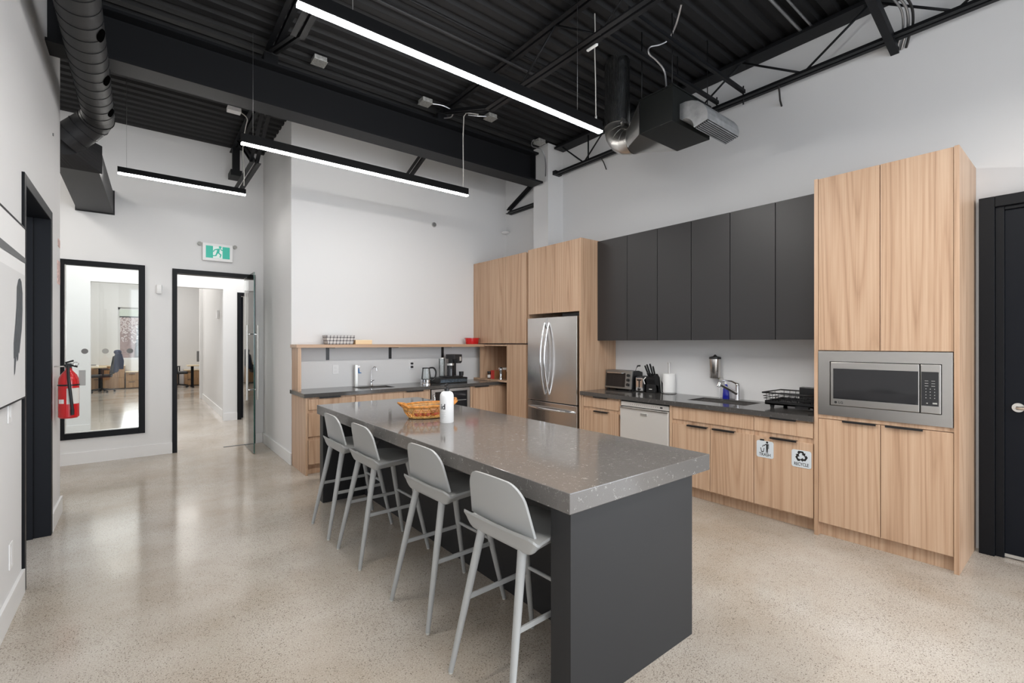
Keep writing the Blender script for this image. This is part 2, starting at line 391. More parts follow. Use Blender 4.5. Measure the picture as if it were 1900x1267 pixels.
def struct(name, mb, m, bevel=0): return solo(name, mb, m, kind='structure', bevel=bevel)

def sbox(name, m, *b, bevel=0): return struct(name, MB().box(*b), m, bevel)

def text_mb(s, size, origin, right, up, depth=.0006, bold=0, align='CENTER', squeeze=1):
    c = bpy.data.curves.new('t', 'FONT'); c.body = s; c.size = size; c.align_x = align; c.align_y = 'CENTER'; c.offset = bold; c.resolution_u = 3
    o = bpy.data.objects.new('t', c); COL.objects.link(o)
    bpy.context.view_layer.update()
    me = bpy.data.meshes.new_from_object(o.evaluated_get(bpy.context.evaluated_depsgraph_get()))
    bpy.data.objects.remove(o); bpy.data.curves.remove(c)
    mb = MB(); mb.bm.from_mesh(me); bpy.data.meshes.remove(me)
    r = Vector(right).normalized(); u = Vector(up).normalized(); n = r.cross(u); g = Vector(origin)
    for v in mb.bm.verts: v.co = g+r*v.co.x*squeeze+u*v.co.y+n*depth
    return mb

def flat(mb, polys, origin, right, up, depth=.0006):
    r = Vector(right).normalized(); u = Vector(up).normalized(); n = r.cross(u); g = Vector(origin)
    for p in polys: mb.face([g+r*x+u*y+n*depth for x, y in p])
    return mb

def arc(cx, cy, r, a0, a1, n=10): return [(cx+r*math.cos(math.radians(a0+(a1-a0)*i/n)), cy+r*math.sin(math.radians(a0+(a1-a0)*i/n))) for i in range(n+1)]
def rrect(w, h, r, n=6):
    return arc(w/2-r, h/2-r, r, 0, 90, n)+arc(-w/2+r, h/2-r, r, 90, 180, n)+arc(-w/2+r, -h/2+r, r, 180, 270, n)+arc(w/2-r, -h/2+r, r, 270, 360, n)

def curve(pts, n=6):      # smooth path through the points
    P = [Vector(p) for p in pts]; P = [P[0]]+P+[P[-1]]; out = []
    for a, b, c, d in zip(P, P[1:], P[2:], P[3:]):
        for k in range(n):
            t = k/n; out.append(.5*((2*b)+(c-a)*t+(2*a-5*b+4*c-d)*t*t+(3*b-a-3*c+d)*t**3))
    return out+[P[-1]]

# ================================================================== THE ROOM
XL, XR = -.56, 4.79
YB, YF, YJ = 6.19, 7.87, 1.45       # back wall, far wall, x of the return wall
YN = -4.0
ZT = 4.36
sbox('floor', 'floor', -4.0, 7.0, YN, 21.5, -.1, 0)
# corrugated roof deck, ribs along x
mb = MB(); prof = []
pitch = .152; y = YN
while y < YF+.6:
    prof += [(y, 4.362), (y+.040, 4.362), (y+.060, 4.325), (y+.132, 4.325)]; y += pitch
prof2 = prof+[(prof[-1][0], 4.46), (prof[0][0], 4.46)]
mb.prism([(-3.2, a, b) for a, b in prof2], (8.3, 0, 0))
struct('ceiling', mb, 'deck')
# walls
mb = MB(); mb.box(XR, XR+.2, -.95, 6.5, 0, 4.5); mb.box(XR, XR+.2, YN, -3.75, 0, 4.5); mb.box(XR, XR+.2, -3.75, -.95, 0, .15); mb.box(XR, XR+.2, -3.75, -.95, 2.75, 4.5)
struct('wall_right', mb, 'wall')
sbox('wall_back', 'wall', YJ, XR, YB, YB+.2, 0, 4.45)
sbox('wall_return', 'wall', YJ, YJ+.2, YB+.2, YF, 0, 4.45)
mb = MB()
wx0, wx1, wz0, wz1 = -.772, .044, .312, 2.527       # interior window opening
dx0, dx1, dz1 = .335, 1.34, 2.517                  # doorway
mb.box(-3.2, wx0, YF, YF+.14, 0, 4.45); mb.box(wx0, wx1, YF, YF+.14, 0, wz0); mb.box(wx0, wx1, YF, YF+.14, wz1, 4.45)
mb.box(wx1, dx0, YF, YF+.14, 0, 4.45); mb.box(dx0, dx1, YF, YF+.14, dz1, 4.45); mb.box(dx1, YJ+.2, YF, YF+.14, 0, 4.45)
struct('wall_far', mb, 'wall')
ly0, ly1, lz = 4.07, 5.13, 2.49
mb = MB(); mb.box(XL-.16, XL, YN, ly0, 0, 4.45); mb.box(XL-.16, XL, ly1, 5.72, 0, 4.45); mb.box(XL-.16, XL, ly0, ly1, lz, 4.45)
struct('wall_left', mb, 'wall')
sbox('wall_passage', 'wall', -3.2, -3.0, 5.72, YF, 0, 4.45)
sbox('wall_side', 'wall', -3.2, XL-.16, 5.60, 5.72, 0, 4.45)
# rear wall with wide windows behind the camera
mb = MB(); mb.box(-.72, 5.0, YN-.2, YN, 0, .5); mb.box(-.72, 5.0, YN-.2, YN, 3.3, 4.45)
for a, b in ((-.72, -.3), (1.9, 2.3), (4.5, 5.0)): mb.box(a, b, YN-.2, YN, .5, 3.3)
struct('wall_rear', mb, 'wall')
# pilaster on the kitchen wall
sbox('wall_pilaster', 'wall', 4.50, XR, 4.84, 5.15, 2.77, 4.325)
# baseboards
sbox('baseboard_left', 'trimwhite', XL, XL+.016, YN, 4.02, 0, .145, bevel=.002)
sbox('baseboard_corner', 'trimwhite', XL, XL+.016, 5.155, 5.735, 0, .145, bevel=.002)
mb = MB(); mb.box(-3, .335, YF-.016, YF, 0, .145); mb.box(1.345, YJ, YF-.016, YF, 0, .145)
struct('baseboard_far', mb, 'trimwhite')
sbox('baseboard_return', 'trimwhite', YJ-.016, YJ, YB-.02, YF-.016, 0, .145, bevel=.002)
sbox('baseboard_right', 'trimwhite', XR-.014, XR, -.93, -.62, 0, .145)

# ---- interior window in the far wall
w = struct('window_1', MB().box(wx0+.05, wx1-.065, YF+.02, YF+.03, wz0+.07, wz1-.06), 'glass')
mb = MB(); a = YF-.018; b = YF+.06
mb.box(wx0, wx0+.04, a, b, wz0, wz1); mb.box(wx1-.068, wx1, a, b, wz0, wz1); mb.box(wx0+.04, wx1-.068, a, b, wz0, wz0+.075); mb.box(wx0+.04, wx1-.068, a, b, wz1-.065, wz1)
part('window_frame', mb, 'frame', w, .002)
mb = MB(); mb.box(wx0+.042, wx0+.052, YF+.005, YF+.05, wz0+.075, wz1-.065); mb.box(wx0+.052, wx1-.068, YF+.005, YF+.05, wz0+.075, wz0+.083)
part('glazing_bead', mb, 'satin', w)
for x, k in ((-.549, 'frost'), (-.354, 'frostl'), (-.112, 'frost')):
    part('glass_dot', MB().disc((x, YF+.019, 1.397), (0, -1, 0), .033, .001), k, w)
# ---- doorway with the open glass door
d = struct('door_3', MB().box(dx0, dx0+.055, YF-.02, YF+.15, 0, dz1), 'frame', .002)
part('door_jamb', MB().box(dx1-.058, dx1, YF-.02, YF+.15, 0, dz1), 'frame', d, .002)
part('door_head', MB().box(dx0+.055, dx1-.058, YF-.02, YF+.15, dz1-.06, dz1), 'frame', d, .002)
g = thing('glass_door', (1.2, YF, 0), 'frameless clear glass door standing open in the black doorway frame', 'door')
gx = 1.195
part('glass_leaf', MB().box(gx-.006, gx+.006, 7.09, 7.83, .012, 2.455), 'glass', g)
mb = MB(); mb.box(gx-.0062, gx+.0062, 7.087, 7.0905, .012, 2.455); mb.box(gx-.0062, gx+.0062, 7.09, 7.83, .010, .0125); mb.box(gx-.0062, gx+.0062, 7.09, 7.83, 2.4545, 2.457)
part('glass_edge', mb, 'glassedge', g)
for s in (-1, 1):
    part('pull_bar', MB().tube([(gx+s*.065, 7.22, .72), (gx+s*.065, 7.22, 1.745)], .0155, 16), 'satin', g)
for z in (.86, 1.62): part('standoff', MB().tube([(gx-.065, 7.22, z), (gx+.065, 7.22, z)], .009, 12), 'chrome', g)
part('floor_pivot', MB().box(.93, 1.25, 7.83, 7.865, .0, .005), 'strokeg', g)
part('top_pivot', MB().box(gx-.012, gx+.012, 7.76, 7.80, 2.415, 2.44), 'satin', g, .004)
# ---- left black doorway
d = struct('door_2', MB().box(XL-.165, XL+.014, ly1-.05, ly1+.02, 0, lz+.04), 'frame', .003)
part('door_jamb', MB().box(XL-.165, XL+.014, ly0-.05, ly0, 0, lz+.04), 'frame', d, .003)
part('door_head', MB().box(XL-.165, XL+.014, ly0, ly1-.05, lz-.03, lz+.04), 'frame', d, .003)
part('door_stop', MB().box(XL-.12, XL-.085, ly1-.066, ly1-.05, 0, lz-.03), 'frame', d, .002)
part('door_leaf', MB().box(XL-1.1, XL-.168, ly1-.10, ly1-.055, .01, lz-.03), 'doorblk', d)
# ---- right black door
d = struct('door_1', MB().box(XR-.055, XR-.012, -.44, .41, .012, 2.43), 'doorblk', .002)
mb = MB(); mb.box(XR-.10, XR, .455, .535, 0, 2.53); mb.box(XR-.075, XR, .41, .455, 0, 2.46)
part('door_jamb', mb, 'frame', d, .003)
mb = MB(); mb.box(XR-.10, XR, -.56, -.48, 0, 2.53); mb.box(XR-.075, XR, -.48, -.44, 0, 2.46)
part('door_jamb', mb, 'frame', d, .003)
mb = MB(); mb.box(XR-.10, XR, -.48, .455, 2.455, 2.53); mb.box(XR-.075, XR, -.44, .41, 2.43, 2.455)
part('door_head', mb, 'frame', d, .003)
part('door_sweep', MB().box(XR-.06, XR-.055, -.44, .41, .008, .03), 'satin', d)
h = part('lever_rose', MB().disc((XR-.055, .345, 1.055), (-1, 0, 0), .031, .014), 'satin', d)
part('lever_handle', MB().tube([(XR-.06, .345, 1.055), (XR-.105, .345, 1.055), (XR-.115, .33, 1.055), (XR-.115, .20, 1.052)], [.011, .011, .0115, .009], 14), 'satin', h)

# ================================================================== STEELWORK OVERHEAD
b = thing('steel_beam', (2, 5.0, 3.755), 'deep black steel I-beam crossing the room under the roof deck', 'beam')
part('bottom_flange', MB().box(-.72, 4.44, 4.88, 5.12, 3.755, 3.78), 'steelblack', b)
part('web', MB().box(-.72, 4.36, 4.992, 5.008, 3.78, 4.14), 'steelblack', b)
part('top_flange', MB().box(-.72, 4.36, 4.88, 5.12, 4.14, 4.165), 'steelblack', b)
mb = MB()
for x in (-.45, 4.3): mb.box(x, x+.012, 4.89, 5.11, 3.78, 4.14)
part('stiffener', mb, 'steelblack', b)
mb = MB()
for x in (.97, 2.83): mb.box(x-.06, x+.06, 4.9, 5.1, 4.165, 4.25)
part('joist_seat', mb, 'steelblack', b)

def angle_pair(p0, p1, leg=.042, gap=.022):
    mb = MB(); p0 = Vector(p0); p1 = Vector(p1)
    for s in (-1, 1):
        o = Vector((s*(gap/2+leg/2), 0, 0))
        mb.bar(p0+o, p1+o, leg, .007)
        o2 = Vector((s*(gap/2+.004), 0, .02)); mb.bar(p0+o2, p1+o2, .007, .04)
    return mb
def joist(x, label, y0, y1, zb, ztop, ybs, ybe, diag=None):
    j = thing('bar_joist', (x, (y0+y1)/2, zb), label, 'joist', None)
    part('top_chord', angle_pair((x, y0, ztop), (x, y1, ztop)), 'steelblack', j)
    part('bottom_chord', angle_pair((x, ybs, zb), (x, ybe, zb)), 'steelblack', j)
    return j
def zig(j, x, ys, zb, zt, r=.0095):
    k = 0
    for a, b in zip(ys, ys[1:]):
        lo = (k % 2 == 0)
        part('web_rod', MB().tube([(x, a, zt if lo else zb), (x, b, zb if lo else zt)], r, 8), 'steelblack', j); k += 1
jn = 4.84
j = joist(.97, 'black open-web joist above the start of the long pendant, meeting the beam', YN, 4.90, 3.92, 4.268, YN, 3.95)
part('end_diagonal', angle_pair((.97, 4.84, 4.23), (.97, 3.95, 3.93), .03), 'steelblack', j)
zig(j, .97, [3.95, 3.35, 2.75, 2.15, 1.55, .95], 3.93, 4.27)
j = joist(2.83, 'black open-web joist crossing over the long pendant beside the round duct', YN, 4.90, 3.92, 4.268, YN, 3.95)
part('end_diagonal', angle_pair((2.83, 4.84, 4.23), (2.83, 3.95, 3.93), .03), 'steelblack', j)
zig(j, 2.83, [3.95, 3.45, 2.95, 2.45, 1.95, 1.45, .95], 3.93, 4.27)
j = joist(4.65, 'black open-web joist running tight along the white kitchen wall', YN, 4.82, 3.90, 4.268, YN, 4.84)
part('top_plate', MB().box(4.60, 4.78, YN, 4.82, 4.255, 4.28), 'steelblack', j)
zig(j, 4.65, [4.72, 4.30, 3.9, 3.45], 3.92, 4.27, .010)
part('web_post', MB().tube([(4.65, 4.22, 3.92), (4.65, 4.22, 4.27)], .010, 8), 'steelblack', j)
zig(j, 4.65, [3.3, 2.75, 2.2, 1.65, 1.15, .65, .15], 3.92, 4.27, .010)
part('chord_cap', MB().box(4.585, 4.715, 4.78, 4.84, 3.89, 3.945), 'steelblack', j)
# far bay, beyond the beam
for x, y1, lab in ((1.06, 7.86, 'black open-web joist beyond the beam, bearing on the exit-sign wall'),
                   (2.95, 6.18, 'black joist strut beyond the beam, slanting into the white wall'),
                   (4.70, 6.18, 'black joist beyond the beam in the corner behind the pilaster')):
    j = thing('bar_joist', (x, 6, 3.62), lab, 'joist')
    part('top_chord', angle_pair((x, 5.13, 4.268), (x, y1, 4.268)), 'steelblack', j)
    if x < 2:
        part('end_diagonal', angle_pair((x, 5.14, 4.22), (x, 6.3, 3.66), .035, .03), 'steelblack', j)
        part('bottom_chord', angle_pair((x, 6.2, 3.63), (x, 7.45, 3.63), .045, .03), 'steelblack', j)
        part('end_diagonal', angle_pair((x, 6.3, 3.66), (x, 7.3, 4.25), .03), 'steelblack', j)
        part('end_post', MB().box(x-.045, x+.045, 7.62, 7.68, 3.92, 4.27), 'steelblack', j)
        part('bearing_block', MB().box(x-.07, x+.07, 7.6, 7.86, 3.87, 3.95), 'steelblack', j)
        for q in (.25, .8): part('batten_plate', MB().box(x-.05, x+.05, 5.14+1.16*q-.015, 5.14+1.16*q+.015, 4.22-.56*q-.006, 4.22-.56*q+.012), 'steelblack', j)
    elif x < 4:
        part('end_diagonal', angle_pair((x, 5.14, 4.17), (x, 6.185, 3.80), .04, .035), 'steelblack', j)
        part('batten_plate', MB().box(x-.05, x+.05, 5.60, 5.64, 3.985, 4.02), 'steelblack', j)
    else:
        part('end_diagonal', angle_pair((x, 5.17, 4.03), (x, 6.0, 3.66), .035, .02), 'steelblack', j)
        part('bottom_chord', angle_pair((x, 5.17, 3.60), (x, 6.0, 3.60), .05, .02), 'steelblack', j)
# bridging bars
for yy, lab in ((2.45, 'black bridging bar above the suspended fan unit, the one nearer the round duct'), (2.18, 'black bridging bar above the fan unit outlet hood')):
    t = thing('bridging_bar', (3.75, yy, 3.95), lab, 'brace')
    mb = MB(); mb.bar((2.83, yy, 3.965), (4.66, yy, 3.965), .030, .006); mb.bar((2.83, yy-.012, 3.980), (4.66, yy-.012, 3.980), .006, .03)
    part('angle_bar', mb, 'steelblack', t)
    part('bolt', MB().tube([(4.645, yy, 3.85), (4.645, yy, 4.03)], .007, 8), 'steelblack', t)
mb = MB().bar((3.2, 1.03, 4.22), (4.80, 1.03, 3.875), .055, .075)
solo('roof_brace', mb, 'steelblack', 'thick black roof brace slanting down through the kitchen wall', 'brace')
for k, (dy, r, lab) in enumerate(((0, .010, 'pale flexible cable looping off the roof brace into the wall, outer loop'), (.03, .008, 'pale flexible cable looping off the roof brace, inner loop'), (-.03, .009, 'dark flexible cable curling beside the roof brace into the wall'))):
    solo('flex_cable', MB().tube(curve([(4.25, .98+dy, 4.17), (4.45, .95+dy, 4.13), (4.6, .92+dy, 4.07), (4.7, .93+dy, 3.98), (4.74, .96+dy, 3.92), (4.79, .99+dy, 3.86)]), r, 8), 'conduit' if k < 2 else 'black', lab, 'cable')
solo('hook_wire', MB().tube([(4.66, 1.86, 3.9), (4.70, 1.87, 3.86), (4.74, 1.88, 3.80), (4.79, 1.885, 3.76)], .008, 8), 'black', 'short black cable stub hanging below the wall joist into the plaster', 'cable')
solo('hook_wire', MB().tube([(4.66, 4.0, 3.88), (4.72, 4.02, 3.86), (4.79, 4.03, 3.78)], .007, 8), 'black', 'short black cable stub under the wall joist near the pilaster', 'cable')
for yy, r, lab in ((1.66, .013, 'pale metal conduit run along the dark deck, thicker of the pair'), (1.575, .010, 'pale metal conduit along the dark deck, thinner of the pair')):
    solo('conduit_pipe', MB().tube([(3.2, yy, 4.29), (4.77, yy, 4.29)], r, 10), 'conduit', lab, 'conduit')
solo('conduit_pipe', MB().tube([(-.5, 3.58, 4.235), (4.7, 3.58, 4.235)], .014, 10), 'duct', 'long black conduit pipe under the deck above the long pendant', 'conduit')
solo('conduit_pipe', MB().tube([(-.5, 3.50, 4.30), (4.7, 3.50, 4.30)], .010, 8), 'deck', 'thin black conduit pipe tucked beside the long black one', 'conduit')
# junction boxes
def jbox(x, y, z, lab, rot=0, wire=None):
    t = thing('junction_box', (x, y, z), lab, 'junction box', 'steel junction boxes on the black deck')
    part('box_body', MB().box(x-.06, x+.06, y-.06, y+.06, z, z+.045), 'jbox', t, .004)
    part('cover_plate', MB().box(x-.066, x+.066, y-.066, y+.066, z-.004, z), 'jbox', t, .002)
    if wire: part('armoured_wire', MB().tube(curve(wire), .007, 8), 'conduit', t)
jbox(1.38, 4.80, 4.27, 'steel junction box on the deck above the dark beam, by the first joist')
jbox(2.55, 4.80, 4.24, 'steel junction box above the beam with a looping armoured wire', 0, [(2.61, 4.8, 4.26), (2.75, 4.75, 4.26), (2.86, 4.72, 4.22), (2.88, 4.78, 4.18), (2.83, 4.86, 4.18)])
jbox(3.38, 4.68, 4.27, 'steel junction box on the deck between the beam and the long pendant', 0, [(3.32, 4.68, 4.28), (3.22, 4.72, 4.27), (3.12, 4.78, 4.275)])
jbox(4.3, 4.80, 4.25, 'dark-wired junction box on the deck beside the pilaster', 0, [(4.24, 4.8, 4.27), (4.15, 4.76, 4.24), (4.20, 4.84, 4.2), (4.40, 4.86, 4.2), (4.47, 4.86, 4.05), (4.46, 4.85, 3.85)])
t = thing('junction_box', (.85, 6.35, 4.22), 'white junction box under the deck beyond the beam', 'junction box')
part('box_body', MB().box(.79, .93, 6.3, 6.4, 4.22, 4.27), 'white', t, .005)
part('armoured_wire', MB().tube(curve([(.93, 6.35, 4.24), (1.0, 6.38, 4.2), (.99, 6.42, 4.1), (.97, 6.47, 3.9), (.985, 6.49, 3.6), (.985, 6.5, 3.42)]), .005, 8), 'cord', t)
t = thing('tube_lamp', (3.2, 2.62, 3.92), 'short white strip clipped to the joist chord beside the dangling cord', 'lamp')
part('strip_body', MB().bar((2.885, 2.63, 3.915), (2.885, 2.52, 3.915), .022, .022), 'white', t, .004)
t = thing('hanging_cord', (3.05, 2.69, 3.42), 'thin pale cord dangling free beside the round metal duct', 'cord')
part('cord_line', MB().tube([(3.04, 2.685, 4.32), (3.05, 2.69, 4.2), (3.045, 2.69, 4.0), (3.055, 2.69, 3.75), (3.06, 2.69, 3.45)], .0042, 8), 'cord', t)
part('cord_tip', MB().tube([(3.06, 2.69, 3.45), (3.06, 2.69, 3.41)], .009, 8), 'cord', t)

# ---- pendants
def pendant(x0, x1, y, zb, label, cab, h=.095, w=.042, lm='leddim'):
    t = thing('linear_pendant', ((x0+x1)/2, y, zb), label, 'pendant light', None)
    part('housing', MB().box(x0, x1, y-w/2, y+w/2, zb+.014, zb+h), 'housing', t, .002)
    part('diffuser', MB().box(x0+.003, x1-.003, y-w/2-.001, y+w/2+.001, zb, zb+.014), lm, t, .002)
    for cx in cab:
        part('suspension_cable', MB().tube([(cx, y, zb+h), (cx, y, 4.33)], .0014, 6), 'wire', t)
pendant(.649, 3.09, 2.66, 3.30, 'long glowing linear pendant hung over the kitchen island', (.95, 2.8), lm='led')
pendant(.704, 3.127, 4.80, 3.29, 'long black linear pendant hung under the steel beam', (.80,))
t2 = bpy.data.objects['linear_pendant.001']
part('power_cord', MB().tube([(3.06, 4.80, 3.385), (3.062, 4.80, 3.6), (3.058, 4.80, 4.0), (3.07, 4.80, 4.25), (3.10, 4.79, 4.30), (3.25, 4.75, 4.31)], .006, 8), 'cord', t2)
pendant(-.195, 1.005, 6.50, 3.303, 'short black linear pendant in front of the exit-sign wall', (-.12,), .075)

# ---- fan unit with duct
u = thing('fan_unit', (3.86, 2.43, 3.40), 'black ceiling-hung fan unit with galvanised hood and round metal duct', 'ventilation unit')
part('casing', MB().box(3.555, 4.165, 2.265, 2.605, 3.40, 3.705), 'unit', u, .004)
part('casing_lid', MB().box(3.545, 4.175, 2.255, 2.615, 3.70, 3.712), 'unit', u)
hp = [(2.268, 3.575), (2.21, 3.575), (2.15, 3.562), (2.095, 3.535), (2.05, 3.495), (2.02, 3.45), (2.008, 3.40), (2.008, 3.352), (2.133, 3.322), (2.138, 3.352), (2.15, 3.385), (2.175, 3.412), (2.21, 3.428), (2.245, 3.43), (2.268, 3.445)]
hood = part('outlet_hood', MB().prism([(3.66, a, c) for a, c in hp], (.54, 0, 0)), 'galv', u, .004)
mb = MB()
for k in range(7):
    y0 = 2.019+k*.0168; z0 = 3.346-(k*.0168)*.24
    mb.bar((3.675, y0, z0-.004), (4.185, y0, z0-.004), .0035, .010)
part('grille', mb, 'galv', hood)
gb = [(3.67, 2.012, 3.3475), (4.19, 2.012, 3.3475), (4.19, 2.130, 3.3195), (3.67, 2.130, 3.3195)]
part('grille_back', MB().hexa(gb+[(a, b_, c+.004) for a, b_, c in gb]), 'blackm', hood)
dxc, dyc, dr = 3.755, 3.02, .126
part('vertical_duct', MB().tube([(dxc, dyc, 4.33), (dxc, dyc, 3.67)], dr, 32), 'galvd', u)
part('duct_seam', MB().box(dxc-.08, dxc-.03, dyc-dr-.002, dyc-dr+.02, 3.66, 3.70), 'shiny', u)
el = [(dxc, dyc-.2+.2*math.cos(a), 3.67-.2*math.sin(a)) for a in [i*PI/2/8 for i in range(9)]]
eb = part('elbow', MB().tube(el, dr*1.01, 32), 'shiny', u)
for i in (0, 2, 4, 6, 8):
    p = Vector(el[i]); q = Vector(el[min(i+1, 8)])-Vector(el[max(i-1, 0)]); q.normalize()
    part('elbow_seam', MB().tube([p-q*.004, p+q*.004], dr*1.02, 32), 'shiny', eb)
c0 = Vector((dxc, 2.82, 3.47)); ring = []; seg = 32
rectpts = []
for k in range(seg):
    a = 2*PI*k/seg; c, s_ = math.cos(a), math.sin(a); mxx = max(abs(c), abs(s_))
    ring.append((c0.x+dr*c, c0.y, c0.z+dr*s_)); rectpts.append((3.86+.30*c/mxx, 2.61, 3.555+.15*s_/mxx))
part('transition', MB().loft([ring, rectpts], True, True), 'shiny', u)
for x, y in ((3.57, 2.28), (3.57, 2.59), (4.15, 2.28), (4.15, 2.59)):
    part('hanger_rod', MB().tube([(x, y, 3.705), (x, y, 4.33)], .0045, 8), 'steelblack', u)
part('flex_cable', MB().tube(curve([(3.66, 2.40, 3.71), (3.66, 2.40, 3.82), (3.63, 2.40, 3.92), (3.55, 2.42, 3.98), (3.47, 2.44, 4.02), (3.46, 2.43, 4.07), (3.54, 2.38, 4.10), (3.60, 2.33, 4.15), (3.57, 2.24, 4.22), (3.50, 2.15, 4.30)]), .008, 8), 'conduit', u)

# ---- black spiral duct
u = thing('spiral_duct', (-.305, 2, 3.49), 'black round spiral air duct along the side wall, ending in a boxy boot', 'duct')
r = .116
dp = part('duct_run', MB().tube([(-.305, YN+.1, 3.6), (-.305, 5.68, 3.6)], r, 36), 'duct', u)
n = 0; yy = .6
while yy < 5.7:
    part('duct_seam', MB().tube([(-.305, yy-.0035, 3.6), (-.305, yy+.0035, 3.6)], r+.003, 36), 'steelblack', dp); yy += .155; n += 1
for yy in (2.72, 3.42, 4.12, 4.80, 5.45):
    a = math.radians(-32)
    c = Vector((-.305+r*math.cos(a), yy, 3.6+r*math.sin(a)))
    mb = MB(); nn = Vector((math.cos(a), 0, math.sin(a))); t_ = Vector((-math.sin(a), 0, math.cos(a)))
    mb.prism([c+Vector((0, 1, 0))*p[0]+t_*p[1]-nn*.012 for p in [(.075*math.cos(2*PI*k/20), .034*math.sin(2*PI*k/20)) for k in range(20)]], nn*.0150)
    part('air_slot', mb, 'hole', dp)
elp = [(-.305, 5.66, 3.6), (-.312, 5.76, 3.59), (-.35, 5.84, 3.555), (-.42, 5.885, 3.49), (-.49, 5.91, 3.42), (-.55, 5.93, 3.36)]
e = part('duct_elbow', MB().tube(elp, [r, r+.004, r+.008, r+.012, r+.014, r+.014], 32), 'duct', u)
for i in (1, 2, 3, 4):
    p = Vector(elp[i]); q = (Vector(elp[i+1])-Vector(elp[i-1])).normalized(); part('elbow_seam', MB().tube([p-q*.003, p+q*.003], r+.006+.003*i, 32), 'steelblack', e)
p = Vector(elp[-1]); q = (p-Vector(elp[-2])).normalized(); w1 = q.cross(Vector((0, 1, 0))).normalized(); w2 = q.cross(w1)
ring = []; rect = []
cb = Vector((-.455, 6.06, 3.285))
for k in range(32):
    a = 2*PI*k/32; c, s_ = math.cos(a), math.sin(a); mxx = max(abs(c), abs(s_))
    rect.append((cb.x+.16*c/mxx, cb.y, cb.z+.135*s_/mxx))
    ring.append(p+Vector((1, 0, 0))*0+Vector((c*.128, -.02-.05*s_*0, s_*.128)))
part('transition', MB().loft([ring, rect], True, False), 'duct', u)
bx = [(-.615, 6.06, 3.15), (-.315, 6.06, 3.15), (-.275, 7.87, 3.15), (-.62, 7.87, 3.15)]
part('boot_box', MB().hexa(bx+[(a, b_, 3.425) for a, b_, c in bx]), 'duct', u, .003)
part('boot_flange', MB().box(-.635, -.262, 7.845, 7.87, 3.14, 3.45), 'duct', u)

# ================================================================== FAR WALL FITTINGS
t = thing('exit_sign', (.86, YF, 2.66), 'white-framed green running-man exit sign above the glass doorway', 'sign')
part('sign_body', MB().box(.676, 1.044, YF-.055, YF, 2.665, 2.915), 'white', t, .006)
part('sign_face', MB().box(.715, 1.005, YF-.057, YF-.054, 2.705, 2.875), 'green', t)
part('pictogram_panel', MB().box(.80, .915, YF-.0585, YF-.0565, 2.706, 2.874), 'pict', t)
man = [arc(.022, .058, .0125, 0, 360, 14)[:-1],
       [(-.002, .040), (.020, .044), (.014, -.004), (-.012, -.004)],
       [(-.002, .040), (-.032, .030), (-.044, .006), (-.036, .002), (-.026, .021), (.0, .028)],
       [(.018, .044), (.034, .020), (.050, .026), (.048, .034), (.036, .032), (.026, .046)],
       [(.014, -.002), (.034, -.020), (.026, -.052), (.016, -.050), (.021, -.024), (.0, -.006)],
       [(-.012, -.002), (-.022, -.030), (-.050, -.034), (-.050, -.044), (-.014, -.040), (.004, -.004)]]
man = [[(x*1.35, y_*1.35) for x, y_ in p] for p in man]
part('running_man', flat(MB(), man, (.857, YF-.0585, 2.788), (1, 0, 0), (0, 0, 1)), 'green', t)
for s in (-1, 1):
    part('lamp_head', MB().disc((.86+s*.215, YF-.012, 2.895), (0, -1, 0), .026, .03), 'frostl', t)
    part('lamp_stem', MB().box(.86+s*.184, .86+s*.215, YF-.02, YF-.005, 2.885, 2.905), 'white', t)
t = thing('wall_sensor', (.19, YF, 2.157), 'small white motion sensor on the far wall beside the doorway', 'sensor')
part('sensor_body', MB().box(.162, .222, YF-.045, YF, 2.16, 2.285), 'white', t, .012)
part('sensor_lens', MB().box(.170, .214, YF-.05, YF-.043, 2.18, 2.225), 'trimwhite', t, .004)

# ================================================================== LEFT WALL
t = thing('wall_artwork', (XL, 3.1, 1.195), 'large white canvas with grey and slate brush strokes on the side wall', 'artwork')
part('canvas', MB().box(XL+.001, XL+.04, 2.3, 3.84, 1.195, 2.15), 'canvas', t)
mb = MB(); f = XL+.001; g_ = XL+.0435
mb.box(f, g_, 3.84, 3.852, 1.188, 2.158); mb.box(f, g_, 2.288, 2.3, 1.188, 2.158); mb.box(f, g_, 2.288, 3.852, 2.15, 2.158); mb.box(f, g_, 2.288, 3.852, 1.187, 1.195)
part('canvas_frame', mb, 'frame', t)
part('paper_area', MB().box(XL+.04, XL+.0408, 2.3, 3.825, 1.20, 1.885), 'canvas2', t)
R_, U_ = (0, 1, 0), (0, 0, 1)
def leftflat(polys, d=.0418): return flat(MB(), [[(x, y_) for x, y_ in p][::-1] for p in polys], (XL+d, 0, 0), R_, U_, 0)
part('brush_band', leftflat([[(2.3, 1.985), (3.0, 2.0), (3.84, 1.985), (3.84, 1.955), (3.1, 1.95), (2.3, 1.95)]]), 'strokeg', t)
part('brush_stroke', leftflat([[(3.60, 1.80), (3.64, 1.845), (3.68, 1.855), (3.72, 1.84), (3.75, 1.78), (3.75, 1.68), (3.73, 1.58), (3.68, 1.48), (3.66, 1.44), (3.645, 1.45), (3.63, 1.41), (3.60, 1.40), (3.585, 1.43), (3.56, 1.36), (3.55, 1.34), (3.53, 1.33), (3.535, 1.42), (3.52, 1.42), (3.52, 1.50), (3.56, 1.60), (3.59, 1.70)]]), 'strokeb', t)
t = thing('light_switch', (XL, 3.67, 1.07), 'white rocker switch plate on the side wall below the canvas', 'switch')
part('switch_plate', MB().box(XL, XL+.007, 3.63, 3.72, 1.068, 1.186), 'white', t, .003)
part('rocker', MB().box(XL+.007, XL+.011, 3.66, 3.69, 1.095, 1.16), 'trimwhite', t, .002)
t = thing('power_outlet', (XL, 3.7, .27), 'white outlet plate low on the side wall above the baseboard', 'outlet')
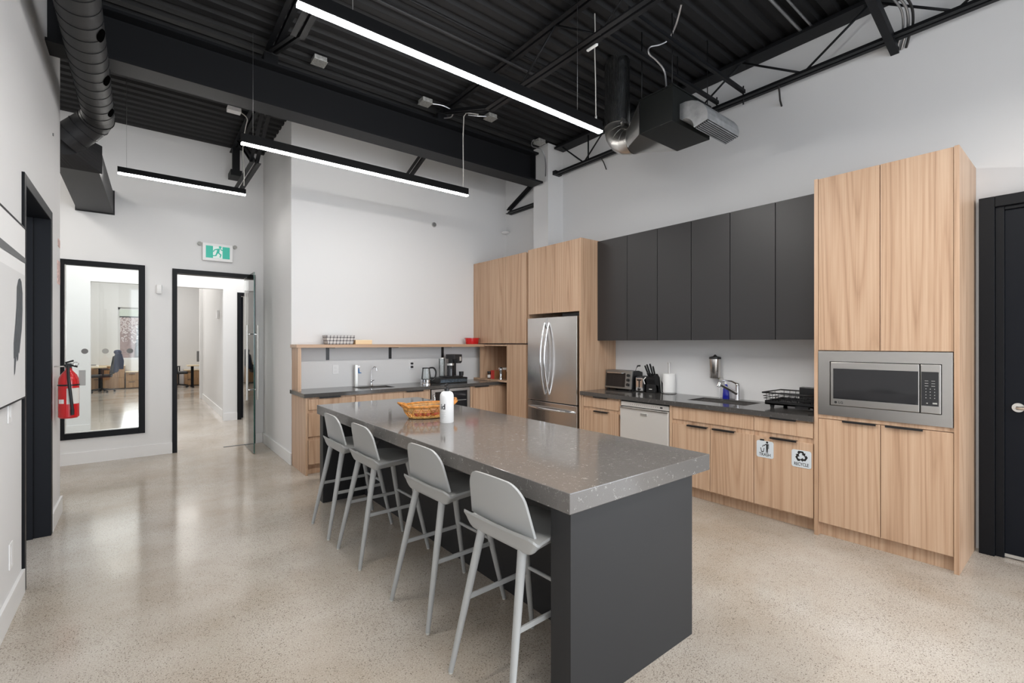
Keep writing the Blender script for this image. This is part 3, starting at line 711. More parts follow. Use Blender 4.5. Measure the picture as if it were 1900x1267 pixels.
part('outlet_plate', MB().box(XL, XL+.007, 3.66, 3.745, .27, .41), 'white', t, .003)
part('socket_face', MB().box(XL+.007, XL+.010, 3.685, 3.72, .29, .39), 'trimwhite', t, .002)
# extinguisher
ex, ey = XL+.088, 5.36
t = thing('fire_extinguisher', (ex, ey, .87), 'red fire extinguisher hung on the side wall by the black doorway', 'fire extinguisher')
rr = .066
part('cylinder', MB().lathe([(0, 0), (rr*.85, 0), (rr, .012), (rr, .30), (rr*.95, .33), (rr*.78, .36), (rr*.5, .385), (.022, .40), (.02, .42), (0, .42)], (ex, ey, .875), 32), 'red', t)
part('strap', MB().lathe([(rr*.98, 0), (rr+.003, 0), (rr+.003, .012), (rr*.98, .012)], (ex, ey, 1.145), 32), 'black', t)
lab = []
cv = math.atan2(-ey, -ex)      # towards the room
def wrap(a0, a1, z0, z1, R, n=10):
    mb = MB()
    for k in range(n):
        p, q = a0+(a1-a0)*k/n, a0+(a1-a0)*(k+1)/n
        mb.face([(ex+R*math.cos(p), ey+R*math.sin(p), z0), (ex+R*math.cos(q), ey+R*math.sin(q), z0), (ex+R*math.cos(q), ey+R*math.sin(q), z1), (ex+R*math.cos(p), ey+R*math.sin(p), z1)])
    return mb
part('label', wrap(cv-.2, cv+1.25, .995, 1.125, rr+.0012), 'label', t)
part('label', wrap(cv-1.1, cv-.45, 1.0, 1.035, rr+.0012), 'paper', t)
part('valve', MB().box(ex-.02, ex+.02, ey-.014, ey+.014, 1.285, 1.33), 'black', t, .004)
part('handle', MB().tube([(ex-.03, ey, 1.315), (ex+.02, ey-.01, 1.312), (ex+.055, ey-.02, 1.30)], .007, 10), 'black', t)
part('lever', MB().tube([(ex-.02, ey, 1.335), (ex+.03, ey-.015, 1.352)], .007, 10), 'blackm', t)
part('pull_pin', MB().torus([(ex+.045+.018*math.cos(a), ey-.02, 1.325+.014*math.sin(a)) for a in [2*PI*k/20 for k in range(20)]], .002, 6), 'chrome', t)
hs = []
for k in range(9):
    a = cv-.12+.05*k; z = 1.31-.045*k-(.0 if k else 0); R = (.03, .05, .066, .078, .08, .08, .08, .08, .079)[k]
    hs.append((ex+R*math.cos(a), ey+R*math.sin(a), z))
part('hose', MB().tube(hs, .0105, 12), 'black', t)
part('hose_nozzle', MB().tube([hs[-1], (hs[-1][0], hs[-1][1], hs[-1][2]-.045)], [.0125, .012], 12), 'blackm', t)
part('inspection_tag', MB().box(ex+.062, ex+.105, ey-.004, ey-.003, 1.14, 1.27), 'frostl', t)
part('wall_hook', MB().tube([(XL, ey, 1.305), (ex-.02, ey, 1.305)], .005, 8), 'satin', t)
t = thing('wall_sign', (XL, 5.6, 2.0), 'small red and white notice plate on the wall end above the extinguisher', 'sign')
part('sign_plate', MB().box(XL, XL+.004, 5.54, 5.69, 2.01, 2.21), 'pink', t)
t = thing('wall_sign', (XL, 5.6, 2.30), 'smaller red and white plate high above the extinguisher notice', 'sign')
part('sign_plate', MB().box(XL, XL+.004, 5.58, 5.69, 2.335, 2.40), 'pink', t)
t = thing('sprinkler_cap', (XL, 5.5, 3.2), 'tiny grey cap high on the side wall near its end', 'cap')
part('cap_disc', MB().disc((XL, 5.28, 3.19), (1, 0, 0), .012, .006, 16), 'frost', t)

# ================================================================== KITCHEN RUN (kitchen wall)
XF = 4.139; XBK = 4.786
def front(parent, name, y0, y1, z0, z1, m='oak', x=XF, th=.019, g=.0025):
    return part(name, MB().box(x, x+th, y0+g, y1-g, z0+g, z1-g), m, parent, .0012)
def pull(parent, y0, y1, z, x=XF):     # black edge pull on top edge of a front
    mb = MB(); mb.box(x-.022, x+.012, y0, y1, z-.003, z); mb.box(x-.022, x-.019, y0, y1, z-.014, z-.003)
    return part('edge_pull', mb, 'black', parent)
# -- tall microwave tower
t = thing('tall_cabinet', (4.46, .975, 0), 'tall pale oak tower cabinet with microwave niche beside the black door', 'cabinet')
part('side_panel', MB().box(XF-.006, XBK, .56, .586, 0, 2.78), 'oak', t, .001)
part('side_panel', MB().box(XF-.006, XBK, 1.364, 1.39, 0, 2.78), 'oak', t, .001)
mb = MB(); mb.box(XF+.021, XBK, .586, 1.364, 1.44, 2.778); mb.box(XF+.021, XBK, .586, 1.364, .10, .945)
part('carcass', mb, 'oak', t)
for a, b in ((.586, .975), (.975, 1.364)):
    front(t, 'upper_door', a, b, 1.442, 2.779)
d1 = front(t, 'lower_door', .586, .972, .105, .915); d2 = front(t, 'lower_door', .972, 1.364, .105, .915)
pull(d1, .738, .942, .918); pull(d2, .995, 1.20, .918)
part('rail', MB().box(XF+.004, XF+.022, .586, 1.364, .918, .945), 'oak', t)
part('toe_kick', MB().box(XF+.05, XF+.068, .586, 1.364, 0, .10), 'oak', t)
# -- microwave
m_ = thing('microwave', (4.3, .975, .947), 'stainless built-in microwave in the oak tower', 'microwave')
xm = XF-.010
mb = MB(); y0, y1, z0, z1 = .59, 1.36, .947, 1.438; iy0, iy1, iz0, iz1 = .643, 1.283, 1.025, 1.360
mb.box(xm, xm+.02, y0, iy0, z0, z1); mb.box(xm, xm+.02, iy1, y1, z0, z1); mb.box(xm, xm+.02, iy0, iy1, z0, iz0); mb.box(xm, xm+.02, iy0, iy1, iz1, z1)
part('trim_frame', mb, 'steelh', m_)
part('cavity', MB().box(xm+.022, 4.6, iy0, iy1, iz0, iz1), 'blackm', m_)
dr_ = part('oven_door', MB().box(xm-.006, xm+.02, .756, iy1-.006, iz0+.004, iz1-.004), 'steelh', m_, .004)
part('door_window', MB().box(xm-.0075, xm-.004, .762, 1.258, 1.079, 1.307), 'blkglass', dr_)
cp = part('control_panel', MB().box(xm-.006, xm+.02, iy0+.004, .751, iz0+.004, iz1-.004), 'steelh', m_, .004)
part('touch_panel', MB().box(xm-.0075, xm-.004, .658, .746, 1.079, 1.307), 'blkglass', cp)
mb = MB()
for r_ in range(4):
    for c_ in range(3): mb.box(xm-.0082, xm-.0074, .722-c_*.022-.002, .722-c_*.022+.002, 1.192-r_*.02-.002, 1.192-r_*.02+.003)
for r_ in range(3):
    for c_ in range(2): mb.box(xm-.0082, xm-.0074, .728-c_*.034-.018, .728-c_*.034, 1.245-r_*.017, 1.248-r_*.017)
mb.box(xm-.0082, xm-.0074, .665, .688, 1.093, 1.103); mb.box(xm-.0082, xm-.0074, .712, .720, 1.094, 1.100)
part('key_marks', mb, 'frostl', cp)
lg = part('maker_badge', text_mb('LG', .024, (xm-.0065, 1.224, 1.052), (0, -1, 0), (0, 0, 1), bold=.0004, align='LEFT'), 'ink', dr_)
mb = MB(); flat(mb, [arc(0, 0, .009, 0, 360, 20)[:-1]], (xm-.0065, 1.242, 1.052), (0, -1, 0), (0, 0, 1))
part('badge_disc', mb, 'ink', dr_)
# -- black wall cabinets
bnd = [3.876, 3.421, 3.016, 2.614, 2.208, 1.798, 1.392]
XU = 4.435
for k, lab in enumerate(('charcoal wall cabinet pair mounted beside the oak fridge panel', 'charcoal wall cabinet pair in the middle of the row, above the paper towel', 'charcoal wall cabinet pair beside the oak microwave tower')):
    a, b = bnd[2*k+2], bnd[2*k]; mid = bnd[2*k+1]
    t = thing('wall_cabinet', (4.6, (a+b)/2, 1.532), lab, 'cabinet')
    part('carcass', MB().box(XU+.021, XBK, a+.001, b-.001, 1.534, 2.755), 'charcoal', t)
    for p, q in ((a, mid), (mid, b)): part('cabinet_door', MB().box(XU, XU+.02, p+.003, q-.003, 1.53, 2.757), 'charcoal', t, .001)
# -- base cabinets
def base(y0, y1, lab, name='base_cabinet'):
    t = thing(name, (4.45, (y0+y1)/2, 0), lab, 'cabinet')
    part('carcass', MB().box(XF+.021, XBK, y0+.001, y1-.001, .105, .66), 'oak', t)
    part('toe_kick', MB().box(XF+.085, XF+.10, y0, y1, 0, .105), 'oak', t)
    part('top_rail', MB().box(XF+.012, XF+.03, y0+.001, y1-.001, .70, .878), 'oak', t)
    return t
t = base(3.295, 3.866, 'oak base cabinet with drawer between fridge and dishwasher')
f = front(t, 'drawer', 3.307, 3.832, .746, .862); pull(f, 3.455, 3.665, .880); f = front(t, 'cabinet_door', 3.307, 3.832, .118, .712); pull(f, 3.452, 3.66, .716)
part('filler_strip', MB().box(XF, XF+.019, 3.834, 3.866, .105, .878), 'oak', t)
t = base(1.853, 2.672, 'wide oak sink base cabinet with two doors')
part('filler_strip', MB().box(XF, XF+.019, 2.646, 2.672, .105, .878), 'oak', t)
front(t, 'false_front', 1.853, 2.645, .746, .868)
f = front(t, 'cabinet_door', 1.853, 2.248, .118, .708); pull(f, 2.015, 2.222, .713)
f = front(t, 'cabinet_door', 2.248, 2.645, .118, .708); pull(f, 2.272, 2.475, .713)
tr = base(1.392, 1.853, 'oak base cabinet carrying the trash and recycle plates')
f = front(tr, 'drawer', 1.396, 1.853, .746, .868); pull(f, 1.516, 1.716, .880)
f = front(tr, 'cabinet_door', 1.396, 1.853, .118, .708); pull(f, 1.514, 1.716, .713)
# signs
def plate(name, yc, zc, w, h, lab, txt, rot=0):
    t = thing(name, (XF-.002, yc, zc-h/2), lab, 'sign')
    mb = MB(); mb.prism([(XF-.0005, yc-x, zc+y_) for x, y_ in rrect(w, h, .016)], (-.003, 0, 0))
    part('sign_plate', mb, 'plate', t)
    part('sign_text', text_mb(txt, .036, (XF-.0035, yc, zc-h*.32), (0, -1, 0), (0, 0, 1), bold=.0006, squeeze=.72 if len(txt) > 5 else .85), 'ink', t)
    return t
t = plate('trash_sign', 1.760, .600, .136, .142, 'silver square plate reading TRASH on the oak cabinet door', 'TRASH')
pic = [arc(.018, .052, .0095, 0, 360, 14)[:-1], [(.004, .039), (.032, .039), (.032, .0), (.027, .0), (.027, .030), (.025, .030), (.025, -.034), (.019, -.034), (.018, .0), (.016, -.034), (.010, -.034), (.010, .028)],
       [(.012, .036), (-.004, .020), (-.016, .022), (-.016, .028), (-.006, .028), (.006, .039)],
       [(-.037, .002), (-.031, .002), (-.026, -.026), (-.014, -.026), (-.009, .002), (-.004, .002), (-.010, -.033), (-.030, -.033)],
       [(-.022, .012), (-.014, .012), (-.014, .020), (-.022, .020)]]
part('pictogram', flat(MB(), pic, (XF-.0036, 1.760, .608), (0, -1, 0), (0, 0, 1)), 'ink', t)
part('plate_hook', MB().box(XF-.006, XF-.002, 1.765, 1.80, .671, .684), 'black', t, .002)
t = plate('recycle_sign', 1.482, .572, .142, .138, 'silver square plate with arrows reading RECYCLE on the oak cabinet door', 'RECYCLE')
arr = []
for k in range(3):
    a = math.radians(120*k); R2 = lambda p: (p[0]*math.cos(a)-p[1]*math.sin(a), p[0]*math.sin(a)+p[1]*math.cos(a))
    arr.append([R2((p[0]*1.32, p[1]*1.32)) for p in [(-.016, .032), (.010, .032), (.017, .020), (.023, .024), (.021, .003), (.001, .012), (.007, .015), (.003, .021), (-.006, .021), (-.011, .013), (-.022, .020)]])
part('pictogram', flat(MB(), arr, (XF-.0036, 1.482, .592), (0, -1, 0), (0, 0, 1)), 'ink', t)
# dishwasher
t = thing('dishwasher', (4.4, 2.98, 0), 'stainless dishwasher under the dark worktop between oak cabinets', 'dishwasher')
part('tub', MB().box(XF+.03, XBK, 2.676, 3.29, .1, .872), 'blackm', t)
dd = part('dishwasher_door', MB().box(XF-.012, XF+.03, 2.682, 3.28, .115, .806), 'steeld', t, .006)
pn = part('control_strip', MB().box(XF+.004, XF+.03, 2.682, 3.28, .815, .862), 'steeld', t, .003)
mb = MB()
for k in range(14): mb.box(XF+.0032, XF+.0042, 3.15-k*.026-.003, 3.15-k*.026+.003, .836, .840)
mb.box(XF+.0032, XF+.0042, 2.755, 2.785, .832, .846)
part('button_marks', mb, 'ink', pn)
part('door_latch', MB().box(XF-.022, XF-.010, 2.925, 3.01, .735, .765), 'satin', dd, .006)
part('handle_lip', MB().box(XF-.026, XF-.010, 2.684, 3.278, .792, .808), 'steelh', dd, .005)
part('toe_kick', MB().box(XF+.07, XF+.085, 2.676, 3.29, 0, .10), 'blackm', t)
# worktop (kitchen wall)
XC = 4.113
sy0, sy1, sx0, sx1 = 2.015, 2.60, 4.335, 4.665
mb = MB(); mb.box(XC, sx0, 1.392, 3.868, .880, .925); mb.box(sx1, XR-.001, 1.392, 3.868, .880, .925); mb.box(sx0, sx1, 1.392, sy0, .880, .925); mb.box(sx0, sx1, sy1, 3.868, .880, .925)
bmesh.ops.remove_doubles(mb.bm, verts=mb.bm.verts, dist=1e-5)
solo('worktop', mb, 'quartz_shaded', 'grey quartz worktop along the kitchen wall, colour darkened for the shade under the black cabinets', 'worktop')
def sink(x0, x1, y0, y1, zt, dp, lab):
    t = thing('sink', ((x0+x1)/2, (y0+y1)/2, zt-dp), lab, 'sink')
    mb = MB(); th = .004
    mb.box(x0, x1, y0, y1, zt-dp, zt-dp+th); mb.box(x0, x0+th, y0, y1, zt-dp+th, zt-.012); mb.box(x1-th, x1, y0, y1, zt-dp+th, zt-.012); mb.box(x0+th, x1-th, y0, y0+th, zt-dp+th, zt-.012); mb.box(x0+th, x1-th, y1-th, y1, zt-dp+th, zt-.012)
    part('basin', mb, 'steel', t); part('drain', MB().disc(((x0+x1)/2, (y0+y1)/2, zt-dp+th), (0, 0, 1), .045, .003), 'chrome', t)
sink(sx0+.0005, sx1-.0005, sy0+.0005, sy1-.0005, .918, .2, 'stainless undermount sink sunk in the kitchen-wall worktop')
# tap
fx, fy = 4.715, 2.27
t = thing('tap', (fx, fy, .925), 'chrome single-lever tap at the kitchen-wall sink', 'tap')
part('tap_body', MB().tube([(fx, fy, .925), (fx, fy, .945), (fx, fy, 1.07)], [.026, .022, .021], 20), 'chrome', t)
part('tap_dome', MB().ball((fx, fy, 1.075), .0225, 2), 'chrome', t)
part('lever', MB().tube([(fx, fy, 1.085), (fx-.05, fy+.04, 1.115), (fx-.11, fy+.10, 1.125)], [.010, .008, .007], 10), 'chrome', t)
part('spout', MB().tube([(fx, fy, .985), (fx-.06, fy+.03, 1.02), (fx-.19, fy+.09, 1.09)], [.018, .016, .0145], 14), 'chrome', t)
part('spray_head', MB().tube([(fx-.185, fy+.088, 1.10), (fx-.20, fy+.095, 1.065)], [.021, .019], 16), 'chrome', t)
t = thing('soap_bottle', (4.735, 2.40, .925), 'blue dish soap bottle behind the kitchen-wall sink', 'bottle')
part('bottle_body', MB().lathe([(0, 0), (.034, 0), (.036, .01), (.030, .10), (.017, .135), (.012, .15), (0, .15)], (4.735, 2.40, .925), 24, .7, 1), 'blue', t)
part('bottle_cap', MB().lathe([(0, 0), (.014, 0), (.013, .03), (0, .032)], (4.735, 2.40, 1.075), 16), 'white', t)
t = thing('dish_brush', (4.75, 2.45, .925), 'yellow-green bristled dish brush leaning behind the soap bottle', 'brush')
part('brush_handle', MB().tube([(4.75, 2.475, .925), (4.762, 2.485, 1.05), (4.765, 2.49, 1.12)], .006, 8), 'white', t)
part('brush_bristles', MB().ball((4.765, 2.49, 1.135), .020, 2, (.8, 1, .7)), 'spongey', t)
# soap dispenser on the wall
t = thing('wall_dispenser', (4.745, 2.515, 1.13), 'stainless soap dispenser cylinder with black lid on the white wall', 'dispenser')
part('cylinder', MB().lathe([(0, 0), (.052, 0), (.056, .006), (.056, .20), (0, .20)], (4.732, 2.515, 1.132), 32), 'steel', t)
part('lid', MB().lathe([(0, 0), (.060, 0), (.058, .02), (.02, .03), (.008, .045), (0, .047)], (4.732, 2.515, 1.332), 32), 'black', t)
part('wall_bracket', MB().box(4.775, XR, 2.49, 2.54, 1.15, 1.32), 'black', t)
part('push_lever', MB().box(4.715, 4.76, 2.44, 2.46, 1.105, 1.135), 'satin', t)
# dish rack
t = thing('dish_rack', (4.52, 1.65, .925), 'black wire dish rack with drip tray beside the sink', 'dish rack')
rx0, rx1, ry0, ry1 = 4.36, 4.72, 1.42, 1.86
rk = MB()
mb = MB(); mb.box(rx0+.01, rx1-.01, ry0, ry1, .955, .968); mb.box(rx0+.01, rx0+.018, ry0, ry1, .955, .99); mb.box(rx1-.018, rx1-.01, ry0, ry1, .955, .99); mb.box(rx0+.01, rx1-.01, ry1-.008, ry1, .955, .99); mb.box(rx0+.01, rx1-.01, ry0, ry0+.008, .955, .99)
part('drip_tray', mb, 'black', t)
for x, y in ((rx0+.04, ry1-.05), (rx0+.04, ry0+.05), (rx1-.04, ry1-.05), (rx1-.04, ry0+.05)): part('rubber_foot', MB().lathe([(0, 0), (.014, 0), (.02, .032), (0, .032)], (x, y, .925), 12), 'blackm', t)
def rectloop(z, e=0): return [(rx0-e, ry0-e, z), (rx1+e, ry0-e, z), (rx1+e, ry1+e, z), (rx0-e, ry1+e, z)]
mb = MB(); L4 = rectloop(1.06, .012)
for a, b in zip(L4, L4[1:]+L4[:1]): mb.tube([a, b], .0065, 8)
part('top_rim', mb, 'black', t)
mb = MB()
for z, e in ((1.01, .004), (1.03, .007)):
    L4 = rectloop(z, e)
    for a, b in zip(L4, L4[1:]+L4[:1]): mb.tube([a, b], .0025, 6)
for k in range(9):
    y = ry0+.05*k+.02
    for x, s in ((rx0, -1), (rx1, 1)): mb.tube([(x, y, .985), (x+s*.010, y, 1.06)], .002, 6)
for x in (rx0+.12, rx0+.24):
    for y, s in ((ry0, -1), (ry1, 1)): mb.tube([(x, y, .985), (x, y+s*.010, 1.06)], .002, 6)
part('wire_sides', mb, 'black', t)
mb = MB()
for k in range(8):
    y = ry0+.05*k+.05; mb.tube([(rx0+.10, y, .968), (rx0+.13, y, 1.01), (rx0+.16, y, 1.02), (rx0+.19, y, 1.01), (rx0+.21, y, .968)], .0022, 6)
part('plate_wires', mb, 'black', t)
part('drain_spout', MB().box(rx0-.03, rx0+.012, 1.50, 1.60, .945, .965), 'black', t)
part('cutlery_holder', MB().box(4.53, 4.60, 1.44, 1.64, .975, 1.112), 'black', t, .004)
# paper towel
cx, cy = 4.722, 3.055
t = thing('paper_towel', (cx, cy, .925), 'white paper towel roll on a steel post stand', 'paper towel')
part('stand_base', MB().lathe([(0, 0), (.082, 0), (.084, .008), (.07, .014), (0, .014)], (cx, cy, .925), 36), 'chrome', t)
part('towel_roll', MB().lathe([(.02, .0), (.068, 0), (.069, .004), (.069, .206), (.067, .21), (.02, .21)], (cx, cy, .941), 36), 'paper', t)
part('post', MB().tube([(cx, cy, .94), (cx, cy, 1.268)], .011, 16), 'satin', t)
part('post_knob', MB().lathe([(0, 0), (.02, 0), (.021, .012), (0, .015)], (cx, cy, 1.266), 20), 'satin', t)
# toaster oven
t = thing('toaster_oven', (4.60, 3.66, .925), 'silver and black toaster oven on the worktop beside the oak panel', 'toaster oven')
ox = 4.56; oy0, oy1, oz0, oz1 = 3.46, 3.862, .945, 1.165
part('oven_body', MB().prism([(ox+.02, oy0, oz0), (ox+.23, oy0, oz0), (ox+.23, oy0, oz1-.02), (ox+.16, oy0, oz1), (ox+.045, oy0, oz1)], (0, oy1-oy0, 0)), 'black', t, .006)
fp = part('front_panel', MB().prism([(ox, oy0, oz0), (ox+.022, oy0, oz0), (ox+.045, oy0, oz1), (ox+.023, oy0, oz1)], (0, oy1-oy0, 0)), 'ovenfront', t, .003)
part('oven_window', MB().prism([(ox+.0005, 3.555, oz0+.022), (ox+.006, 3.555, oz0+.022), (ox+.0235, 3.555, oz1-.030), (ox+.018, 3.555, oz1-.030)], (0, .295, 0)), 'blkglass', fp)
part('door_handle', MB().tube([(ox+.004, 3.58, oz1-.028), (ox-.01, 3.59, oz1-.03), (ox-.01, 3.81, oz1-.03), (ox+.004, 3.82, oz1-.028)], .008, 10), 'chrome', t)
for k in range(3): part('knob', MB().disc((ox+.016-.006*k, 3.51, oz1-.055-.055*k), (-1, 0, .1), .018, .016, 20), 'black', t)
for y in (oy0+.03, oy1-.03):
    for x in (ox+.04, ox+.2): part('rubber_foot', MB().box(x-.012, x+.012, y-.012, y+.012, .925, .948), 'blackm', t)
part('top_cord', MB().tube([(ox+.10, 3.47, 1.165), (ox+.11, 3.465, 1.20), (ox+.12, 3.455, 1.225), (ox+.14, 3.43, 1.228)], [.003, .003, .010, .012], 10), 'black', t)
# toaster
t = thing('toaster', (4.66, 3.42, .925), 'small chrome and black toaster between the toaster oven and knife block', 'toaster')
tx0, tx1, ty0, ty1 = 4.60, 4.76, 3.315, 3.435
part('toaster_body', MB().box(tx0+.012, tx1, ty0-.0, ty1, .935, 1.105), 'black', t, .012)
fc = part('end_panel', MB().box(tx0, tx0+.014, ty0+.008, ty1-.008, .932, 1.09), 'chrome', t, .008)
part('lever_slot', MB().box(tx0-.001, tx0+.002, 3.367, 3.383, .975, 1.07), 'ink', fc)
part('lever_knob', MB().box(tx0-.016, tx0-.001, 3.352, 3.398, 1.055, 1.072), 'black', fc, .003)
part('dial', MB().disc((tx0, 3.375, .955), (-1, 0, 0), .015, .012, 18), 'black', fc)
mb = MB(); mb.box(tx0+.03, tx1-.02, 3.345, 3.36, 1.103, 1.107); mb.box(tx0+.03, tx1-.02, 3.39, 3.405, 1.103, 1.107)
part('bread_slots', mb, 'ink', t)
part('base_feet', MB().box(tx0+.02, tx1-.01, ty0+.01, ty1-.01, .925, .936), 'blackm', t)
# knife block
t = thing('knife_block', (4.68, 3.22, .925), 'black knife block full of black handled knives', 'knife block')
ky0, ky1 = 3.165, 3.285
part('block_base', MB().prism([(4.61, ky0, .925), (4.68, ky0, .925), (4.68, ky0, 1.01), (4.61, ky0, 1.02)], (0, ky1-ky0, 0)), 'black', t, .003)
part('block_body', MB().prism([(4.655, ky0, .925), (4.775, ky0, .925), (4.775, ky0, 1.02), (4.665, ky0, 1.145), (4.60, ky0, 1.085)], (0, ky1-ky0, 0)), 'black', t, .003)
for k, (y, l, dz) in enumerate(((3.27, .13, 0), (3.245, .145, .0), (3.215, .14, .012), (3.19, .10, .02), (3.262, .07, -.03), (3.232, .07, -.03))):
    a = Vector((4.64, y, 1.12+dz)); d_ = Vector((-.42, (y-3.22)*2.2, .9)).normalized()
    kn = part('knife_handle', MB().tube([a-d_*.02, a+d_*l*.5, a+d_*l], [.009, .0105, .0095], 10), 'black', t)
    part('bolster', MB().tube([a-d_*.022, a-d_*.012], .0098, 10), 'chrome', kn)
part('scissors', MB().tube([(4.625, 3.30, 1.10), (4.60, 3.315, 1.07), (4.605, 3.30, 1.02)], .006, 8), 'satin', t)
part('maker_plate', MB().box(4.6085, 4.6095, 3.205, 3.245, .962, .970), 'label', t)
part('sharpening_steel', MB().tube([(4.70, 3.155, 1.10), (4.712, 3.150, .93)], [.009, .006], 10), 'satin', t)

# ================================================================== FRIDGE AND CORNER CABINETS
t = thing('fridge_cabinet', (4.46, 4.38, 0), 'pale oak fridge surround with two doors above the fridge', 'cabinet')
part('side_panel', MB().box(XF-.004, XBK, 3.872, 3.897, 0, 2.768), 'oak', t, .001)
part('side_panel', MB().box(XF+.01, XBK, 4.845, 4.868, 0, 2.768), 'oak', t, .001)
part('carcass', MB().box(XF+.021, 4.495, 3.898, 4.844, 1.90, 2.766), 'oak', t)
for a, b in ((3.898, 4.372), (4.372, 4.842)): front(t, 'cabinet_door', a, b, 1.884, 2.768)
t = thing('fridge', (4.4, 4.39, 0), 'stainless french-door fridge with bottom freezer in the oak surround', 'fridge')
part('fridge_body', MB().box(XF+.03, 4.76, 3.93, 4.835, .02, 1.815), 'fridgegap', t)
def fdoor(y0, y1, z0, z1, bulge=.018, name='fridge_door'):
    ys = [y0+(y1-y0)*k/10 for k in range(11)]; c = (3.925+4.84)/2
    fr = [(XF-.018-bulge*(1-((y-c)/.46)**2), y) for y in ys]
    return part(name, MB().prism([(x, y, z0) for x, y in fr]+[(XF+.028, y1, z0), (XF+.028, y0, z0)], (0, 0, z1-z0)), 'steel', t, .004)
dR = fdoor(3.925, 4.433, .745, 1.83); dL = fdoor(4.437, 4.84, .745, 1.83)
fz = fdoor(3.925, 4.84, .05, .735, name='freezer_drawer')
def bow(a, b, out, n=12): 
    a = Vector(a); b = Vector(b); return [a.lerp(b, k/n)+Vector((-out*math.sin(PI*k/n)**.8, 0, 0)) for k in range(n+1)]
part('door_handle', MB().tube(bow((XF-.035, 4.395, .84), (XF-.035, 4.395, 1.76), .085), .0135, 14), 'chrome', dR)
part('door_handle', MB().tube(bow((XF-.035, 4.47, .84), (XF-.035, 4.47, 1.76), .085), .0135, 14), 'chrome', dL)
part('drawer_handle', MB().tube(bow((XF-.022, 3.96, .655), (XF-.022, 4.80, .655), .075), .0135, 14), 'chrome', fz)
part('maker_badge', MB().box(XF-.024, XF-.0205, 4.03, 4.06, 1.785, 1.795), 'ink', dR)
t = thing('corner_cabinet', (4.46, 5.5, 0), 'tall pale oak corner cabinet with an open spice niche', 'cabinet')
part('carcass', MB().box(XF+.021, XBK, 4.895, 6.185, 1.50, 2.745), 'oak', t)
for a, b in ((4.897, 5.353), (5.353, 5.998)): front(t, 'upper_door', a, b, 1.492, 2.752)
part('filler_strip', MB().box(XF, XF+.019, 6.0, 6.185, 1.492, 2.752), 'oak', t)
front(t, 'lower_door', 4.897, 5.33, .105, 1.478)
part('lower_carcass', MB().box(XF+.021, XBK, 4.895, 5.33, .105, 1.48), 'oak', t)
part('toe_kick', MB().box(XF+.06, XF+.075, 4.895, 5.33, 0, .10), 'oak', t)
ni = part('open_niche', MB().box(4.70, 4.72, 5.352, 6.0, .955, 1.455), 'oak', t)
part('niche_back', MB().box(XF+.003, 4.70, 6.0, 6.02, .953, 1.455), 'oak', ni)
part('niche_floor', MB().box(XF, XBK, 5.332, 6.185, .928, .953), 'oak', ni)
part('niche_top', MB().box(XF, XBK, 5.332, 6.185, 1.455, 1.478), 'oak', ni)
part('niche_side', MB().box(XF+.021, 4.70, 5.332, 5.350, .953, 1.455), 'oak', ni)
# niche contents
zz = .953
t = thing('spice_jar', (4.215, 5.86, zz), 'small dark spice jar with white label in the corner niche', 'jar')
part('jar_body', MB().lathe([(0, 0), (.030, 0), (.032, .01), (.032, .085), (0, .085)], (4.215, 5.86, zz), 20), 'bronze', t)
part('jar_label', MB().lathe([(.0325, 0), (.0328, 0), (.0328, .045), (.0325, .045)], (4.215, 5.86, zz+.015), 20), 'label', t)
part('jar_lid', MB().lathe([(0, 0), (.033, 0), (.033, .025), (0, .025)], (4.215, 5.86, zz+.085), 20), 'black', t)
t = thing('red_box', (4.23, 5.74, zz), 'red cardboard box with brown side in the corner niche', 'box')
part('box_body', MB().box(4.19, 4.30, 5.70, 5.79, zz, zz+.13), 'redp', t)
part('box_band', MB().box(4.191, 4.301, 5.695, 5.70, zz, zz+.13), 'brown', t)
t = thing('tea_box', (4.40, 5.70, zz), 'brown carton box with white top behind the red box in the niche', 'box')
part('box_body', MB().box(4.34, 4.52, 5.62, 5.78, zz, zz+.14), 'brown', t)
part('box_lid', MB().box(4.335, 4.525, 5.615, 5.785, zz+.14, zz+.165), 'label', t)
t = thing('steel_shaker', (4.20, 5.53, zz), 'slim steel shaker standing in the corner niche', 'shaker')
part('shaker_body', MB().lathe([(0, 0), (.026, 0), (.026, .03), (.020, .04), (.022, .12), (.026, .13), (.024, .165), (0, .17)], (4.20, 5.545, zz), 20), 'chrome', t)
part('shaker_cap', MB().lathe([(0, 0), (.02, 0), (.018, .016), (0, .018)], (4.20, 5.545, zz+.168), 16), 'black', t)
t = thing('coffee_jar', (4.26, 5.45, zz), 'brown glass coffee jar at the edge of the corner niche', 'jar')
part('jar_body', MB().lathe([(0, 0), (.038, 0), (.04, .01), (.04, .11), (.03, .125), (0, .125)], (4.27, 5.445, zz), 20), 'bronze', t)
part('jar_lid', MB().lathe([(0, 0), (.034, 0), (.034, .022), (0, .022)], (4.27, 5.445, zz+.125), 20), 'label', t)

